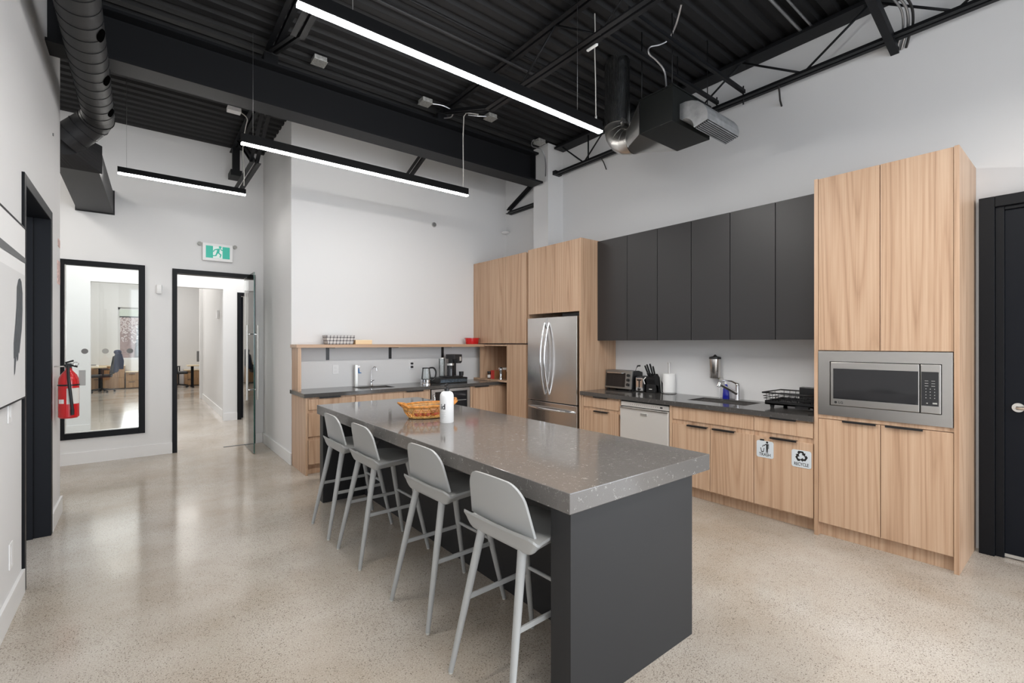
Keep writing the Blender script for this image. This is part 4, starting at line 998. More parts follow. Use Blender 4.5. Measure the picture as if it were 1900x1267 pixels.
# ================================================================== BACK RUN
YC = 5.57
def yfront(parent, name, x0, x1, z0, z1, m='oak', g=.0025): return part(name, MB().box(x0+g, x1-g, YC, YC+.019, z0+g, z1-g), m, parent, .0012)
def ypull(parent, x0, x1, z):
    mb = MB(); mb.box(x0, x1, YC-.022, YC+.012, z-.003, z); mb.box(x0, x1, YC-.022, YC-.019, z-.014, z-.003); return part('edge_pull', mb, 'black', parent)
def ybase(x0, x1, lab):
    t = thing('base_cabinet', ((x0+x1)/2, 5.88, 0), lab, 'cabinet')
    part('carcass', MB().box(x0+.001, x1-.001, YC+.021, YB-.003, .105, .66), 'oak', t); part('toe_kick', MB().box(x0, x1, YC+.06, YC+.075, 0, .105), 'oak', t)
    part('top_rail', MB().box(x0+.001, x1-.001, YC+.012, YC+.03, .66, .878), 'oak', t)
    return t
t = ybase(1.48, 2.02, 'oak drawer cabinet of three drawers at the free end of the back counter')
part('end_panel', MB().box(YJ+.004, 1.478, YC-.004, YB-.003, 0, .878), 'oak', t, .001)
f = yfront(t, 'drawer', 1.482, 2.02, .735, .862); ypull(f, 1.60, 1.84, .880); yfront(t, 'drawer', 1.482, 2.02, .432, .706); yfront(t, 'drawer', 1.482, 2.02, .118, .395)
t = ybase(2.02, 2.64, 'oak sink base cabinet under the small back sink')
yfront(t, 'cabinet_door', 2.022, 2.638, .118, .868)
t = ybase(2.64, 3.03, 'narrow oak base cabinet next to the glass-door drinks cooler')
f = yfront(t, 'cabinet_door', 2.642, 3.012, .118, .862); ypull(f, 2.68, 2.92, .880)
part('filler_strip', MB().box(3.012, 3.03, YC, YC+.019, .118, .878), 'oak', t)
t = ybase(3.672, 4.36, 'oak base cabinet in the inner corner below the spice niche')
part('filler_strip', MB().box(3.672, 3.70, YC, YC+.019, .118, .878), 'oak', t)
f = yfront(t, 'cabinet_door', 3.702, 4.345, .118, .862); ypull(f, 3.74, 3.98, .880)
t = thing('drinks_cooler', (3.35, 5.85, 0), 'stainless-framed glass-door drinks cooler under the back counter', 'cooler')
part('cooler_body', MB().box(3.04, 3.662, YC+.03, YB-.01, .03, .87), 'blackm', t)
mb = MB(); x0, x1, z0, z1 = 3.045, 3.658, .06, .872
mb.box(x0, x0+.055, YC-.01, YC+.028, z0, z1); mb.box(x1-.045, x1, YC-.01, YC+.028, z0, z1); mb.box(x0+.055, x1-.045, YC-.01, YC+.028, z1-.035, z1); mb.box(x0+.055, x1-.045, YC-.01, YC+.028, z0, z0+.05)
cd = part('cooler_door', mb, 'steelh', t)
part('door_glass', MB().box(x0+.055, x1-.045, YC+.004, YC+.012, z0+.05, z1-.035), 'blkglass', cd)
mb = MB()
for z in (.3, .5, .7): mb.box(x0+.06, x1-.05, YC+.001, YC+.003, z, z+.006)
part('wire_shelf', mb, 'satin', cd)
part('door_handle', MB().tube([(x0+.03, YC-.012, .80), (x0+.03, YC-.045, .78), (x0+.03, YC-.045, .3), (x0+.03, YC-.012, .28)], .009, 10), 'chrome', cd)
# back worktop
bx0, bx1, by0, by1 = 2.14, 2.60, 5.70, 6.02
yc0 = 5.548
mb = MB(); mb.box(1.432, bx0, yc0, YB-.001, .882, .926); mb.box(bx1, 4.36, yc0, YB-.001, .882, .926); mb.box(bx0, bx1, yc0, by0, .882, .926); mb.box(bx0, bx1, by1, YB-.001, .882, .926)
bmesh.ops.remove_doubles(mb.bm, verts=mb.bm.verts, dist=1e-5)
solo('worktop', mb, 'quartz_shaded', 'grey quartz worktop along the back wall, colour darkened for the shade below the oak shelf', 'worktop')
sink(bx0+.0005, bx1-.0005, by0+.0005, by1-.0005, .919, .16, 'small stainless undermount sink in the back counter')
t = thing('wall_shelf', (2.9, 6.04, .926), 'long pale oak shelf on the back wall with one end post', 'shelf')
part('shelf_board', MB().box(1.436, 4.137, 5.885, YB-.001, 1.443, 1.482), 'oakh', t, .001)
part('end_post', MB().box(1.456, 1.492, 5.90, YB-.002, .9265, 1.443), 'oak', t, .001)
for x in (1.884, 2.735, 3.575):
    mb = MB(); mb.box(x-.02, x+.02, YB-.008, YB-.001, 1.28, 1.443); mb.box(x-.02, x+.02, 5.95, YB-.008, 1.436, 1.4428)
    part('shelf_bracket', mb, 'black', t)
# shelf items
t = thing('plaid_basket', (1.97, 6.02, 1.482), 'black and white plaid fabric basket on the oak shelf', 'basket')
x0, x1, y0, y1, z0 = 1.795, 2.155, 5.94, 6.12, 1.482
def taper(x0, x1, y0, y1, z0, z1, e): return [(x0+e, y0+e*.5, z0), (x1-e, y0+e*.5, z0), (x1-e, y1-e*.5, z0), (x0+e, y1-e*.5, z0), (x0, y0, z1), (x1, y0, z1), (x1, y1, z1), (x0, y1, z1)]
part('basket_body', MB().hexa(taper(x0, x1, y0, y1, z0, z0+.115, .025)), 'plaid', t, .003)
part('basket_lining', MB().hexa(taper(x0+.006, x1-.006, y0+.006, y1-.006, z0+.11, z0+.1162, .001)), 'label', t)
t = solo('wooden_box', MB().box(2.165, 2.385, 5.96, 6.08, 1.482, 1.54), 'pine', 'low pale wooden box beside the plaid basket on the shelf', 'box', bevel=.003)
t = thing('red_bowl', (4.02, 6.0, 1.482), 'red enamel oven dish at the end of the oak shelf', 'bowl')
part('bowl_body', MB().lathe([(0, 0), (.098, 0), (.104, .008), (.112, .085), (.118, .088), (.118, .096), (.108, .096), (.100, .02), (0, .015)], (4.0, 6.02, 1.482), 36, 1, .8), 'red', t)
for s in (-1, 1): part('bowl_handle', MB().box(4.0+s*.11, 4.0+s*.126, 5.995, 6.045, 1.566, 1.576), 'red', t, .003)
# outlets
t = thing('power_outlet', (1.985, YB, 1.09), 'white double outlet on the back wall beside the water taps', 'outlet')
part('outlet_plate', MB().box(1.945, 2.022, YB-.007, YB, 1.095, 1.215), 'white', t, .003)
for z in (1.128, 1.178): part('socket_face', MB().box(1.966, 2.0, YB-.0095, YB-.0065, z-.015, z+.015), 'trimwhite', t, .001)
t = thing('power_outlet', (3.045, YB, 1.10), 'white outlet with black plugs behind the glass kettle', 'outlet')
part('outlet_plate', MB().box(3.02, 3.10, YB-.007, YB, 1.12, 1.24), 'white', t, .003)
for z in (1.155, 1.205): part('plug', MB().box(3.045, 3.08, YB-.035, YB-.006, z-.014, z+.014), 'black', t, .006)
t = thing('smoke_detector', (3.43, YB, 3.25), 'small grey round detector high on the back wall', 'detector')
part('detector_base', MB().disc((3.43, YB, 3.268), (0, -1, 0), .036, .012), 'frostl', t); part('detector_cap', MB().disc((3.43, YB-.012, 3.268), (0, -1, 0), .027, .014), 'frost', t)
t = thing('smoke_detector', (4.75, 6.1, 3.33), 'flat white smoke detector in the corner near the pilaster', 'detector')
part('detector_body', MB().lathe([(0, 0), (.045, 0), (.062, .012), (.064, .03), (0, .03)], (4.72, 6.11, 3.305), 28), 'white', t); part('wall_arm', MB().box(4.72, XR, 6.08, 6.14, 3.318, 3.335), 'white', t)
# taps at the back sink
t = thing('water_tap', (2.235, 6.12, .926), 'square steel water dispenser tap with blue lever at the back sink', 'tap')
part('tap_column', MB().box(2.205, 2.245, 6.085, 6.125, .926, 1.215), 'satin', t, .003)
part('tap_outlet', MB().box(2.245, 2.275, 6.09, 6.12, 1.17, 1.205), 'chrome', t, .003)
part('tap_lever', MB().prism([(2.25, 6.098, 1.165), (2.264, 6.098, 1.165), (2.268, 6.098, 1.115), (2.295, 6.098, 1.105), (2.295, 6.098, 1.098), (2.252, 6.098, 1.098)], (0, .014, 0)), 'bluetap', t)
t = thing('filter_tap', (2.44, 6.11, .926), 'slim chrome gooseneck filter tap at the back sink', 'tap')
part('tap_base', MB().lathe([(0, 0), (.024, 0), (.018, .012), (.013, .05), (.016, .06), (.012, .075), (0, .075)], (2.435, 6.11, .926), 20), 'chrome', t)
part('gooseneck', MB().tube(curve([(2.435, 6.11, .99), (2.435, 6.11, 1.10), (2.447, 6.105, 1.155), (2.468, 6.09, 1.178), (2.488, 6.075, 1.165), (2.494, 6.07, 1.125)], 4), .0065, 12), 'chrome', t)
part('tap_lever', MB().tube([(2.435, 6.11, .985), (2.465, 6.09, 1.0)], [.006, .004], 8), 'black', t)
# kettle
kx, ky = 3.135, 5.88
t = thing('kettle', (kx, ky, .926), 'glass kettle with black handle on the back counter', 'kettle')
part('kettle_base', MB().lathe([(0, 0), (.082, 0), (.082, .012), (.072, .02), (.072, .062), (.066, .066), (0, .066)], (kx, ky, .926), 32), 'chrome', t)
part('kettle_glass', MB().lathe([(.066, 0), (.068, .02), (.058, .10), (.052, .15), (.050, .15), (.056, .10), (.066, .02), (.064, 0)], (kx, ky, .992), 32), 'clear', t)
part('kettle_lid', MB().lathe([(0, 0), (.054, 0), (.052, .012), (.012, .016), (0, .017)], (kx, ky, 1.142), 28), 'black', t)
part('kettle_handle', MB().tube(curve([(kx+.045, ky-.02, 1.15), (kx+.10, ky-.03, 1.148), (kx+.135, ky-.035, 1.10), (kx+.13, ky-.035, 1.03), (kx+.10, ky-.03, .98), (kx+.06, ky-.02, .97)], 4), .012, 12), 'black', t)
# pod drawer + coffee maker
t = thing('pod_drawer', (3.52, 5.9, .926), 'black coffee pod drawer under the coffee maker', 'drawer unit')
part('drawer_case', MB().box(3.29, 3.745, 5.76, 6.08, .926, 1.003), 'black', t, .004)
part('pod_row', MB().box(3.30, 3.735, 5.752, 5.762, .937, .985), 'pods', t, .003)
part('wire_rail', MB().tube([(3.295, 5.75, .99), (3.74, 5.75, .99)], .004, 8), 'black', t)
t = thing('coffee_maker', (3.55, 5.92, 1.003), 'black coffee maker with clear water tank on the pod drawer', 'coffee maker')
part('machine_base', MB().box(3.43, 3.70, 5.80, 6.04, 1.003, 1.02), 'black', t, .006)
part('column', MB().box(3.585, 3.66, 5.93, 6.04, 1.02, 1.30), 'black', t, .008)
hd = part('brew_head', MB().prism([(3.545, 5.80, 1.265), (3.545, 5.80, 1.332), (3.68, 5.80, 1.335), (3.68, 5.80, 1.225), (3.662, 5.80, 1.205), (3.61, 5.80, 1.205), (3.597, 5.80, 1.265)], (0, .24, 0)), 'black', t, .006)
part('head_badge', MB().box(3.635, 3.665, 5.7975, 5.801, 1.24, 1.30), 'satin', hd)
part('water_tank', MB().lathe([(0, 0), (.040, 0), (.043, .25), (.041, .255), (.038, .01), (0, .006)], (3.41, 5.92, 1.02), 28), 'clear', t)
part('tank_lid', MB().lathe([(0, 0), (.046, 0), (.046, .012), (0, .014)], (3.41, 5.92, 1.275), 28), 'satin', t)
part('carafe', MB().lathe([(0, 0), (.052, 0), (.052, .15), (.05, .155), (.05, .19), (0, .19)], (3.525, 5.87, 1.02), 28), 'blkglass', t)
part('carafe_collar', MB().lathe([(0, 0), (.0525, 0), (.0525, .03), (0, .03)], (3.525, 5.87, 1.175), 28), 'satin', t)
part('drip_cup', MB().lathe([(0, 0), (.032, 0), (.035, .06), (0, .06)], (3.69, 5.84, 1.021), 20), 'black', t)

# ================================================================== ISLAND
ix0, ix1, iy0, iy1, izt, izb = 1.313, 2.368, 1.288, 4.640, .910, .826
t = thing('kitchen_island', ((ix0+ix1)/2, (iy0+iy1)/2, 0), 'long kitchen island with thick grey quartz top and charcoal base', 'island')
part('island_top', MB().box(ix0, ix1, iy0, iy1, izb, izt), 'quartz', t, .003)
part('end_panel', MB().box(1.335, 2.225, 1.305, 1.42, 0, izb), 'island', t, .002)
part('end_panel', MB().box(1.335, 2.225, 4.525, 4.62, 0, izb), 'island', t, .002)
part('island_body', MB().box(1.735, 2.215, 1.42, 4.525, 0, izb), 'island', t)
# basket of fruit
bxc, byc = 1.80, 3.34
t = thing('wicker_basket', (bxc, byc, izt), 'oval honey-coloured wicker basket with loop handles on the island', 'basket')
def oval(a, b, z, n=36, ph=0): return [(bxc+a*math.cos(2*PI*k/n+ph), byc+b*math.sin(2*PI*k/n+ph), z) for k in range(n)]
part('basket_floor', MB().prism(oval(.158, .108, izt+.003), (0, 0, .006)), 'wick', t)
mb = MB()
for i, (a, b, z) in enumerate(((.162, .111, .008), (.172, .118, .018), (.196, .137, .056), (.201, .142, .070), (.206, .146, .082), (.211, .15, .092))): mb.torus(oval(a, b, izt+z), .0042, 8)
part('woven_rings', mb, 'wickl', t)
mb = MB()
n = 20
for k in range(n):
    for s in (-1, 1):
        a0 = 2*PI*k/n; a1 = a0+s*.34
        mb.tube([(bxc+.162*math.cos(a0), byc+.111*math.sin(a0), izt+.008), (bxc+.193*math.cos((a0+a1)/2), byc+.135*math.sin((a0+a1)/2), izt+.048), (bxc+.213*math.cos(a1), byc+.152*math.sin(a1), izt+.094)], .0032, 6)
part('lattice_stakes', mb, 'wick', t)
mb = MB(); mb.torus(oval(.215, .154, izt+.098), .0085, 8)
part('braided_rim', mb, 'wick', t)
for s in (-1, 1):
    mb = MB()
    for q in (0, .008, -.008): mb.tube([(bxc+s*.195, byc-.06+q, izt+.092), (bxc+s*.228, byc-.055+q, izt+.122+q), (bxc+s*.255, byc+q, izt+.130), (bxc+s*.228, byc+.055-q, izt+.122), (bxc+s*.195, byc+.06-q, izt+.092)], .0075, 8)
    part('loop_handle', mb, 'wick', t)
for k, (x, y, r_, lb) in enumerate(((-.10, -.02, .033, 'small red fruit in the wicker basket, beside the outer loop handle'), (-.045, -.05, .034, 'small red fruit against the front lattice of the wicker basket'), (.02, -.045, .033, 'small red fruit in the wicker basket hidden partly by the white bottle'), (-.02, .03, .034, 'small red fruit at the back of the wicker basket'), (.07, .0, .033, 'small red fruit in the wicker basket, on the cooler side'))):
    solo('red_fruit', MB().ball((bxc+x, byc+y, izt+.010+r_), r_, 3, (1, 1, .93)), 'fruit', lb, 'fruit', 'red fruits in the wicker basket')
# pump bottle
px, py = 1.788, 3.03
t = thing('pump_bottle', (px, py, izt), 'white pump bottle with black cap in front of the wicker basket', 'bottle')
R = .0515
part('bottle_body', MB().lathe([(0, 0), (R*.95, 0), (R, .006), (R, .185), (R*.96, .205), (R*.80, .222), (R*.5, .230), (.016, .232), (0, .232)], (px, py, izt), 40), 'white', t)
part('pump_collar', MB().lathe([(0, 0), (.0185, 0), (.0185, .022), (.009, .027), (.007, .045), (0, .045)], (px, py, izt+.231), 20), 'black', t)
part('pump_nozzle', MB().tube([(px+.006, py+.004, izt+.278), (px-.008, py-.006, izt+.280), (px-.030, py-.022, izt+.273)], [.009, .008, .005], 10), 'black', t)
camdir = math.atan2(-py, -px)
def on_bottle(mb, Rr, a_c):
    for v in mb.bm.verts:
        a = a_c+v.co.x/Rr; z = v.co.z
        v.co = Vector((px+Rr*math.cos(a), py+Rr*math.sin(a), z))
    return mb
tm = text_mb('id', .058, (0, 0, izt+.118), (1, 0, 0), (0, 0, 1), 0, bold=.0012)
part('bottle_lettering', on_bottle(tm, R+.0006, camdir-.60), 'ink', t)
mb = MB()
for k, w_ in enumerate((.040, .036, .040, .030, .040, .024)):
    z = izt+.082-k*.009; n = 6
    for q in range(n):
        x0 = -.02+w_*q/n; x1 = -.02+w_*(q+1)/n
        mb.face([(x0, 0, z), (x1, 0, z), (x1, 0, z+.0012), (x0, 0, z+.0012)])
part('fine_print', on_bottle(mb, R+.0006, camdir-.55), 'frostl', t)

# ================================================================== STOOLS
def make_stool(label):
    t = thing('bar_stool', (0, 0, 0), label, 'stool', 'light grey bar stools along the island')
    for sx in (-1, 1):
        for sy in (-1, 1):
            f = Vector((.255*sx, .205*sy, .008)); tp = Vector((.125*sx+(.0 if sx > 0 else 0), .137*sy, .655))
            lg = part('leg', MB().tube([f, f.lerp(tp, .5), tp], [.0118, .0168, .0202], 18), 'stool', t)
            part('glide', MB().tube([(f.x, f.y, 0), (f.x, f.y, .009)], .0105, 14), 'stoolfoot', lg)
    def leg_at(sx, sy, z):
        k = (z-.008)/.647; return Vector((sx*(.255+(.125-.255)*k), sy*(.205+(.137-.205)*k), z))
    for sy in (-1, 1): part('stretcher', MB().bar(leg_at(-1, sy, .335), leg_at(1, sy, .335), .012, .022), 'stool', t, .002)
    part('foot_rail', MB().tube([leg_at(1, -1, .36), leg_at(1, 1, .36)], .0095, 12), 'stool', t)
    # seat: dished shell, lip at the rear
    nu, nv = 36, 48
    def hw(v):      # half width from the rear lip to the rounded front
        k = ((0, .218), (.02, .236), (.05, .243), (.10, .238), (.2, .222), (.35, .212), (.55, .203), (.7, .188), (.82, .160), (.91, .122), (.97, .075), (1, .03))
        for (a, p), (b_, q) in zip(k, k[1:]):
            if v <= b_: return p+(q-p)*(v-a)/(b_-a)
        return .03
    top, bot = [], []
    for i in range(nv+1):
        v = i/nv; x = -.168+.385*v; rt, rb = [], []
        for j in range(nu+1):
            uu = -1+2*j/nu; y = uu*hw(v)
            lip = max(0, 1-v/.13)**1.6*.034
            z = .684+lip+.004*uu*uu-.010*math.sin(PI*min(1, v*1.1))*(1-uu*uu)-.012*max(0, (v-.7)/.3)**2
            q = lambda d, r_: (1-(1-max(0, min(1, (d-.011)/r_)))**2)**.5      # rounded bowl under a thin flange
            f = q((1-abs(uu))*hw(v), .062)*q(x+.168, .026)*q(.217-x, .07)
            rt.append((x, y, z)); rb.append((x, y, (z-.012)*(1-f)+.632*f))
        top.append(rt); bot.append(rb)
    mb = MB(); T = [[mb.bm.verts.new(p) for p in r] for r in top]; B = [[mb.bm.verts.new(p) for p in r] for r in bot]
    for i in range(nv):
        for j in range(nu):
            mb.bm.faces.new((T[i][j], T[i][j+1], T[i+1][j+1], T[i+1][j])).smooth = True
            mb.bm.faces.new((B[i+1][j], B[i+1][j+1], B[i][j+1], B[i][j])).smooth = True
    for i in range(nv):
        for j in (0, nu): mb.bm.faces.new((T[i][j], T[i+1][j], B[i+1][j], B[i][j]))
    for j in range(nu):
        for i in (0, nv): mb.bm.faces.new((T[i][j], T[i][j+1], B[i][j+1], B[i][j]))
    part('seat', mb, 'stool', t)
    # backrest: leaning curved panel with big rounded upper corners
    H = .225; n = 22; m = 14
    def bw(h):   # half width at height fraction: straight taper, rounded upper corners
        w = .214-.036*h; rc = .35
        if h > 1-rc: k = (h-1+rc)/rc; w -= .070*(1-(1-k*k)**.5)
        return w
    F, Bk = [], []
    for i in range(m+1):
        h = math.sin(PI/2*i/m)
        r1, r2 = [], []
        for j in range(n+1):
            uu = -1+2*j/n; y = uu*bw(h)
            x = -.137-.055*h+.028*(y/.2)**2*(.4+.6*h); z = .706+H*h-.020*(y/.2)**2*h
            r1.append((x+.006, y, z)); r2.append((x-.006, y, z))
        F.append(r1); Bk.append(r2)
    mb = MB(); T = [[mb.bm.verts.new(p) for p in r] for r in F]; B = [[mb.bm.verts.new(p) for p in r] for r in Bk]
    for i in range(m):
        for j in range(n):
            mb.bm.faces.new((T[i][j], T[i][j+1], T[i+1][j+1], T[i+1][j])).smooth = True
            mb.bm.faces.new((B[i+1][j], B[i+1][j+1], B[i][j+1], B[i][j])).smooth = True
    for i in range(m):
        for j in (0, n): mb.bm.faces.new((T[i][j], T[i+1][j], B[i+1][j], B[i][j]))
    for j in range(n):
        for i in (0, m): mb.bm.faces.new((T[i][j], T[i][j+1], B[i][j+1], B[i][j]))
    part('backrest', mb, 'stool', t)
    return t
def copy_tree(o, parent=None):
    c = o.copy(); COL.objects.link(c)
    if parent: c.parent = parent
    for ch in list(o.children): copy_tree(ch, c)
    return c
spots = [(1.366, 1.640, 2.5, 'light grey bar stool at the exposed end of the island, first of the row'),
         (1.405, 2.367, 2, 'light grey bar stool second from the exposed end of the island'),
         (1.382, 3.245, 1, 'light grey bar stool third from the exposed end of the island'),
         (1.372, 3.855, 0, 'light grey bar stool last of the row, at the island end by the back counter')]
st = make_stool(spots[0][3])
all_st = [st]+[copy_tree(st) for _ in spots[1:]]
for o, (x, y, a, lb) in zip(all_st, spots):
    o.location = (x, y, 0); o.rotation_euler = (0, 0, math.radians(a)); o['label'] = lb

# ================================================================== ROOMS BEYOND THE FAR WALL
YP = 10.5
mb = MB(); mb.box(-4.0, -.66, YP, YP+.12, 0, 4.2); mb.box(-.66, 1.24, YP, YP+.12, 2.535, 4.2); mb.box(1.24, 1.475, YP, YP+.12, 0, 4.2); mb.box(1.475, 2.45, YP, YP+.12, 2.49, 4.2); mb.box(2.45, 4.5, YP, YP+.12, 0, 4.2)
struct('wall_partition', mb, 'wall')
d = struct('door_4', MB().box(1.475, 1.54, YP-.02, YP+.14, 0, 2.49), 'frame')
part('door_head', MB().box(1.54, 2.40, YP-.02, YP+.14, 2.43, 2.49), 'frame', d); part('door_jamb', MB().box(2.40, 2.45, YP-.02, YP+.14, 0, 2.49), 'frame', d)
part('door_leaf', MB().box(1.56, 1.60, YP+.14, YP+1.0, .01, 2.42), 'doorblk', d)
sbox('wall_corridor', 'wall', 1.30, 1.475, YP+.12, 15.2, 0, 4.2)
sbox('wall_pier', 'wall', 1.24, 1.30, 15.0, 15.2, 0, 4.2)
sbox('wall_hall_right', 'wall', 4.3, 4.5, YF+.14, 21, 0, 4.2)
sbox('wall_hall_left', 'wall', -4.0, -3.85, YF+.14, 21, 0, 4.2)
sbox('ceiling_hall', 'ceilin', -4.0, 4.5, YF+.14, 21.0, 4.2, 4.3)
mb = MB(); mb.box(-4.0, -.66, YP-.015, YP, 0, .145); mb.box(1.24, 1.475, YP-.015, YP, 0, .145); mb.box(1.285, 1.30, YP, 15.0, 0, .145); mb.box(1.24, 1.30, 14.985, 15.0, 0, .145)
struct('baseboard_hall', mb, 'trimwhite')
YO = 20.4
mb = MB(); ow0, ow1, oz0, oz1 = -.60, .9, .95, 2.70
mb.box(-4, ow0, YO, YO+.2, 0, 4.2); mb.box(ow1, 4.5, YO, YO+.2, 0, 4.2); mb.box(ow0, ow1, YO, YO+.2, 0, oz0); mb.box(ow0, ow1, YO, YO+.2, oz1, 4.2)
struct('wall_office', mb, 'wall')
w = struct('window_3', MB().box(ow0+.05, ow1-.05, YO+.1, YO+.106, oz0+.05, oz1-.08), 'glass')
mb = MB(); mb.box(ow0, ow0+.05, YO+.06, YO+.13, oz0, oz1); mb.box(ow1-.05, ow1, YO+.06, YO+.13, oz0, oz1); mb.box(ow0, ow1, YO+.06, YO+.13, oz0, oz0+.05); mb.box(ow0, ow1, YO+.06, YO+.13, oz1-.08, oz1)
part('window_frame', mb, 'trimwhite', w)
part('roller_blind', MB().box(ow0+.04, ow1-.04, YO+.03, YO+.045, 2.40, 2.63), 'blind', w)
part('blind_bar', MB().box(ow0+.04, ow1-.04, YO+.025, YO+.05, 2.365, 2.40), 'frame', w)
# outdoors seen through the office window
solo('brick_house', MB().box(-5, 6, 24.0, 24.3, -.1, 6), 'brick', 'brick building outside the office window', 'building')
t = thing('blossom_tree', (-.1, 23.0, -.1), 'pale blossoming tree outside the office window', 'tree')
part('trunk', MB().tube([(-.1, 23, -.1), (-.12, 23, 1.2), (-.05, 23, 2.2)], [.09, .07, .04], 10), 'bark', t)
mb = MB()
rnd = random.Random(3)
for k in range(1500):
    c = Vector((rnd.gauss(0, .55), 23+rnd.gauss(0, .3), 2.35+rnd.gauss(0, .38))); mb.ball(c, rnd.uniform(.014, .034), 0)
part('foliage', mb, 'blossom', t)
# office furniture
def office_chair(x, y, rz, lab, jacket=False):
    t = thing('office_chair', (x, y, 0), lab, 'office chair')
    base_ = MB()
    for k in range(5):
        a = 2*PI*k/5+rz; e = Vector((x+.30*math.cos(a), y+.30*math.sin(a), .07)); base_.tube([(x, y, .11), e], [.022, .014], 8)
    part('star_base', base_, 'chairblk', t)
    for k in range(5):
        a = 2*PI*k/5+rz; part('caster', MB().disc((x+.30*math.cos(a), y+.30*math.sin(a)-.02, .03), (0, 1, 0), .03, .04, 14), 'chairblk', t)
    part('gas_column', MB().tube([(x, y, .1), (x, y, .46)], .025, 12), 'chairblk', t)
    part('seat', MB().box(x-.25, x+.25, y-.25, y+.25, .46, .54), 'chairblk', t, .03)
    c, s_ = math.cos(rz), math.sin(rz); bx_, by_ = x+.24*c, y+.24*s_
    part('backrest', MB().hexa([(bx_-.22*abs(s_)-.03, by_-.22*abs(c)-.03, .56), (bx_+.22*abs(s_)+.03, by_-.22*abs(c)-.03, .56), (bx_+.22*abs(s_)+.03, by_+.22*abs(c)+.03, .56), (bx_-.22*abs(s_)-.03, by_+.22*abs(c)+.03, .56)] +
         [(bx_+.08*c-.20*abs(s_)-.025, by_-.20*abs(c)-.025, 1.10), (bx_+.08*c+.20*abs(s_)+.025, by_-.20*abs(c)-.025, 1.10), (bx_+.08*c+.20*abs(s_)+.025, by_+.20*abs(c)+.025, 1.10), (bx_+.08*c-.20*abs(s_)-.025, by_+.20*abs(c)+.025, 1.10)]), 'chairblk', t, .02)
    for q in (-1, 1):
        ax, ay = x-s_*.27*q, y+c*.27*q
        part('armrest', MB().tube([(ax, ay, .5), (ax, ay, .68), (ax-.02*c, ay, .70), (ax+.18*c, ay+.18*s_, .70)], .018, 8), 'chairblk', t)
    return t
office_chair(-.93, 18.85, .15, 'black office chair draped with a navy jacket at the oak desk')
j = thing('jacket', (-.6, 18.85, .6), 'navy jacket hung over the office chair back', 'jacket')
part('jacket_body', MB().hexa([(-.66, 18.57, .60), (-.54, 18.57, .60), (-.54, 19.13, .60), (-.66, 19.13, .60), (-.62, 18.63, 1.20), (-.50, 18.63, 1.22), (-.50, 19.07, 1.22), (-.62, 19.07, 1.20)]), 'navy', j, .05)
part('jacket_collar', MB().ball((-.56, 18.85, 1.22), .10, 2, (1, 1.4, .75)), 'navy', j)
part('sleeve', MB().tube([(-.52, 18.70, 1.15), (-.47, 18.64, .95), (-.47, 18.62, .70)], [.07, .065, .055], 12), 'navy', j)
office_chair(.99, 19.3, PI*.95, 'black office chair seen through the open glass doorway')
def desk(x0, x1, y0, y1, lab):
    t = thing('desk', ((x0+x1)/2, (y0+y1)/2, 0), lab, 'desk')
    part('desk_top', MB().box(x0, x1, y0, y1, .72, .75), 'desktop', t)
    for x in (x0+.15, x1-.15):
        part('leg', MB().box(x-.04, x+.04, (y0+y1)/2-.04, (y0+y1)/2+.04, .03, .72), 'frame', t); part('foot', MB().box(x-.035, x+.035, y0+.05, y1-.05, 0, .03), 'frame', t)
    return t
desk(-2.4, -.85, 19.15, 19.8, 'oak-topped desk beside the office window, with the navy jacket chair')
desk(1.22, 2.6, 18.9, 19.55, 'oak-topped desk with black legs seen through the doorway')
t = thing('monitor', (1.66, 19.3, .75), 'grey computer monitor on the doorway-side desk', 'monitor')
part('screen', MB().box(1.50, 2.05, 19.28, 19.31, .86, 1.22), 'screen', t, .004); part('stand', MB().box(1.72, 1.78, 19.29, 19.34, .76, .9), 'frame', t); part('stand_foot', MB().box(1.62, 1.88, 19.2, 19.4, .75, .765), 'frame', t)
def credenza(x0, x1, h, lab, nd):
    t = thing('credenza', ((x0+x1)/2, 20.1, 0), lab, 'cabinet')
    part('carcass', MB().box(x0, x1, 19.88, 20.38, .02, h), 'cab', t)
    part('top', MB().box(x0-.01, x1+.01, 19.85, 20.39, h, h+.025), 'desktop', t)
    w_ = (x1-x0)/nd
    for k in range(nd):
        for z0, z1 in ((.04, h*.5), (h*.5+.006, h-.01)):
            f = part('drawer', MB().box(x0+w_*k+.006, x0+w_*(k+1)-.006, 19.862, 19.88, z0, z1), 'cab', t)
            part('drawer_pull', MB().box(x0+w_*k+.08, x0+w_*k+.24, 19.85, 19.862, z1-.05, z1-.035), 'black', f)
credenza(-.39, 1.0, .53, 'low oak drawer cabinet under the office window', 2)
credenza(-1.25, -.42, .74, 'taller oak cabinet beside the office window behind the jacket chair', 1)
credenza(1.2, 2.9, .53, 'low oak cabinet behind the doorway-side desk', 2)
t = thing('paper_stack', (-1.2, 19.8, .75), 'stack of papers and folders on the window-side desk', 'papers')
part('folders', MB().box(-1.36, -1.05, 19.45, 19.75, .75, .80), 'label', t); part('notebook', MB().box(-1.34, -1.1, 19.48, 19.72, .80, .82), 'frost', t)
t = thing('wall_sensor', (1.28, 12.2, 2.0), 'small white sensor on the corridor wall beyond the glass door', 'sensor')
part('sensor_body', MB().box(1.255, 1.30, 11.6, 11.72, 2.02, 2.2), 'white', t, .01)

# ================================================================== CAMERA, LIGHT
cam = bpy.data.cameras.new('camera'); co = bpy.data.objects.new('camera', cam); COL.objects.link(co)
F_PX = 865.93
cam.sensor_fit = 'HORIZONTAL'; cam.sensor_width = 36; cam.lens = F_PX/1900*36
cam.shift_y = 2.8/1900; cam.clip_start = .02; cam.clip_end = 200
co.location = (0, 0, 1.5); co.rotation_euler = (PI/2, 0, -math.radians(38.493))
S.camera = co

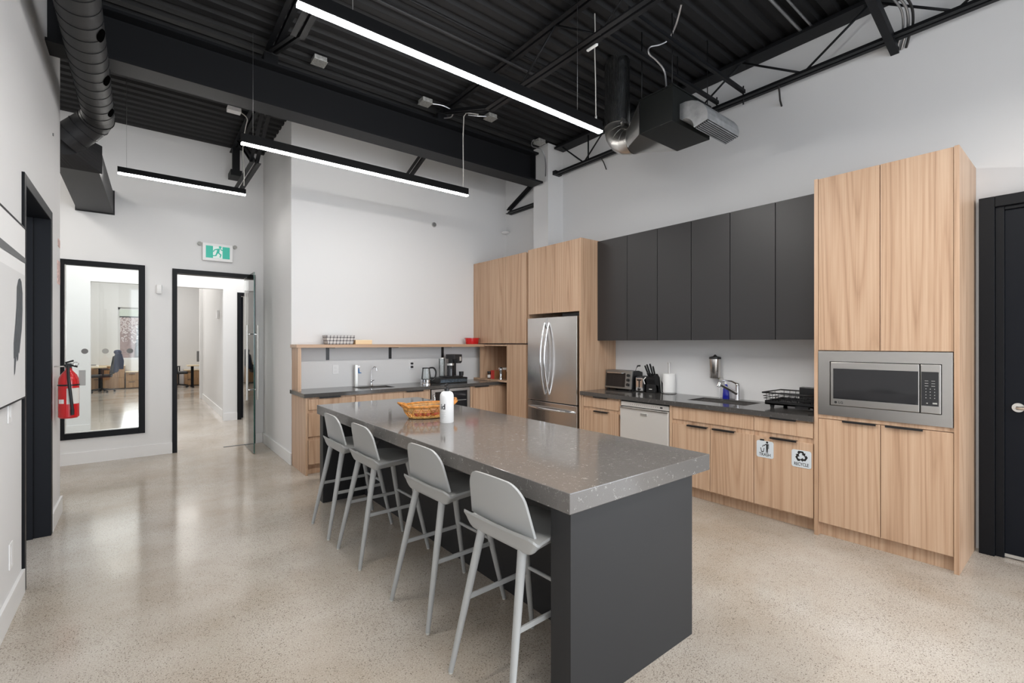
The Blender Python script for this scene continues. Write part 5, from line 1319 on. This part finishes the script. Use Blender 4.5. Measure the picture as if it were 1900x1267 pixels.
def area(name, loc, rot, sx, sy, power, col=(1, 1, 1)):
    l = bpy.data.lights.new(name, 'AREA'); l.shape = 'RECTANGLE'; l.size = sx; l.size_y = sy; l.energy = power; l.color = col
    o = bpy.data.objects.new(name, l); COL.objects.link(o); o.location = loc; o.rotation_euler = rot
    return o
# daylight through the rear and side windows (behind the camera)
area('rear_window_light', (.8, YN-.05, 1.9), (PI/2, 0, 0), 2.1, 2.7, 62, (.90, .95, 1))
area('rear_window_light', (3.4, YN-.05, 1.9), (PI/2, 0, 0), 2.1, 2.7, 62, (.90, .95, 1))
area('side_window_light', (XR+.05, -2.35, 1.45), (PI/2, 0, PI/2), 2.7, 2.5, 125, (.86, .93, 1))
# unseen lamps added behind the camera to brighten the kitchen side, and the lamps of the hall and office beyond
for yy in (.45, -1.70): area('kitchen_fill', (1.87, yy, 3.30), (0, 0, 0), 2.4, .06, 55, (1, .97, .93))
area('passage_lamp', (-1.9, 6.8, 4.0), (0, 0, 0), 1.0, .5, 40, (1, .96, .9))
area('hall_lamp', (.3, 9.2, 4.1), (0, 0, 0), 4, 1.2, 120, (1, .98, .95))
area('corridor_lamp', (.2, 14, 4.1), (0, 0, 0), 2, 4, 95, (1, .97, .92))
area('office_lamp', (-.5, 18.3, 4.1), (0, 0, 0), 4, 2, 95, (1, .98, .95))
area('office_window_light', (.15, YO-.02, 1.8), (-PI/2, 0, 0), 1.3, 1.5, 50, (.95, .98, 1))

W = bpy.data.worlds.new('world'); S.world = W; W.use_nodes = True
bg = W.node_tree.nodes['Background']; bg.inputs[0].default_value = (.80, .88, 1, 1); bg.inputs[1].default_value = 2.2

S.view_settings.view_transform = 'Standard'; S.view_settings.look = 'None'; S.view_settings.gamma = 1; S.view_settings.use_curve_mapping = False
S.view_settings.exposure = 0.0
S.cycles.use_denoising = True
S.cycles.max_bounces = 10; S.cycles.diffuse_bounces = 5; S.cycles.glossy_bounces = 4; S.cycles.transparent_max_bounces = 12
S.cycles.sample_clamp_indirect = 6
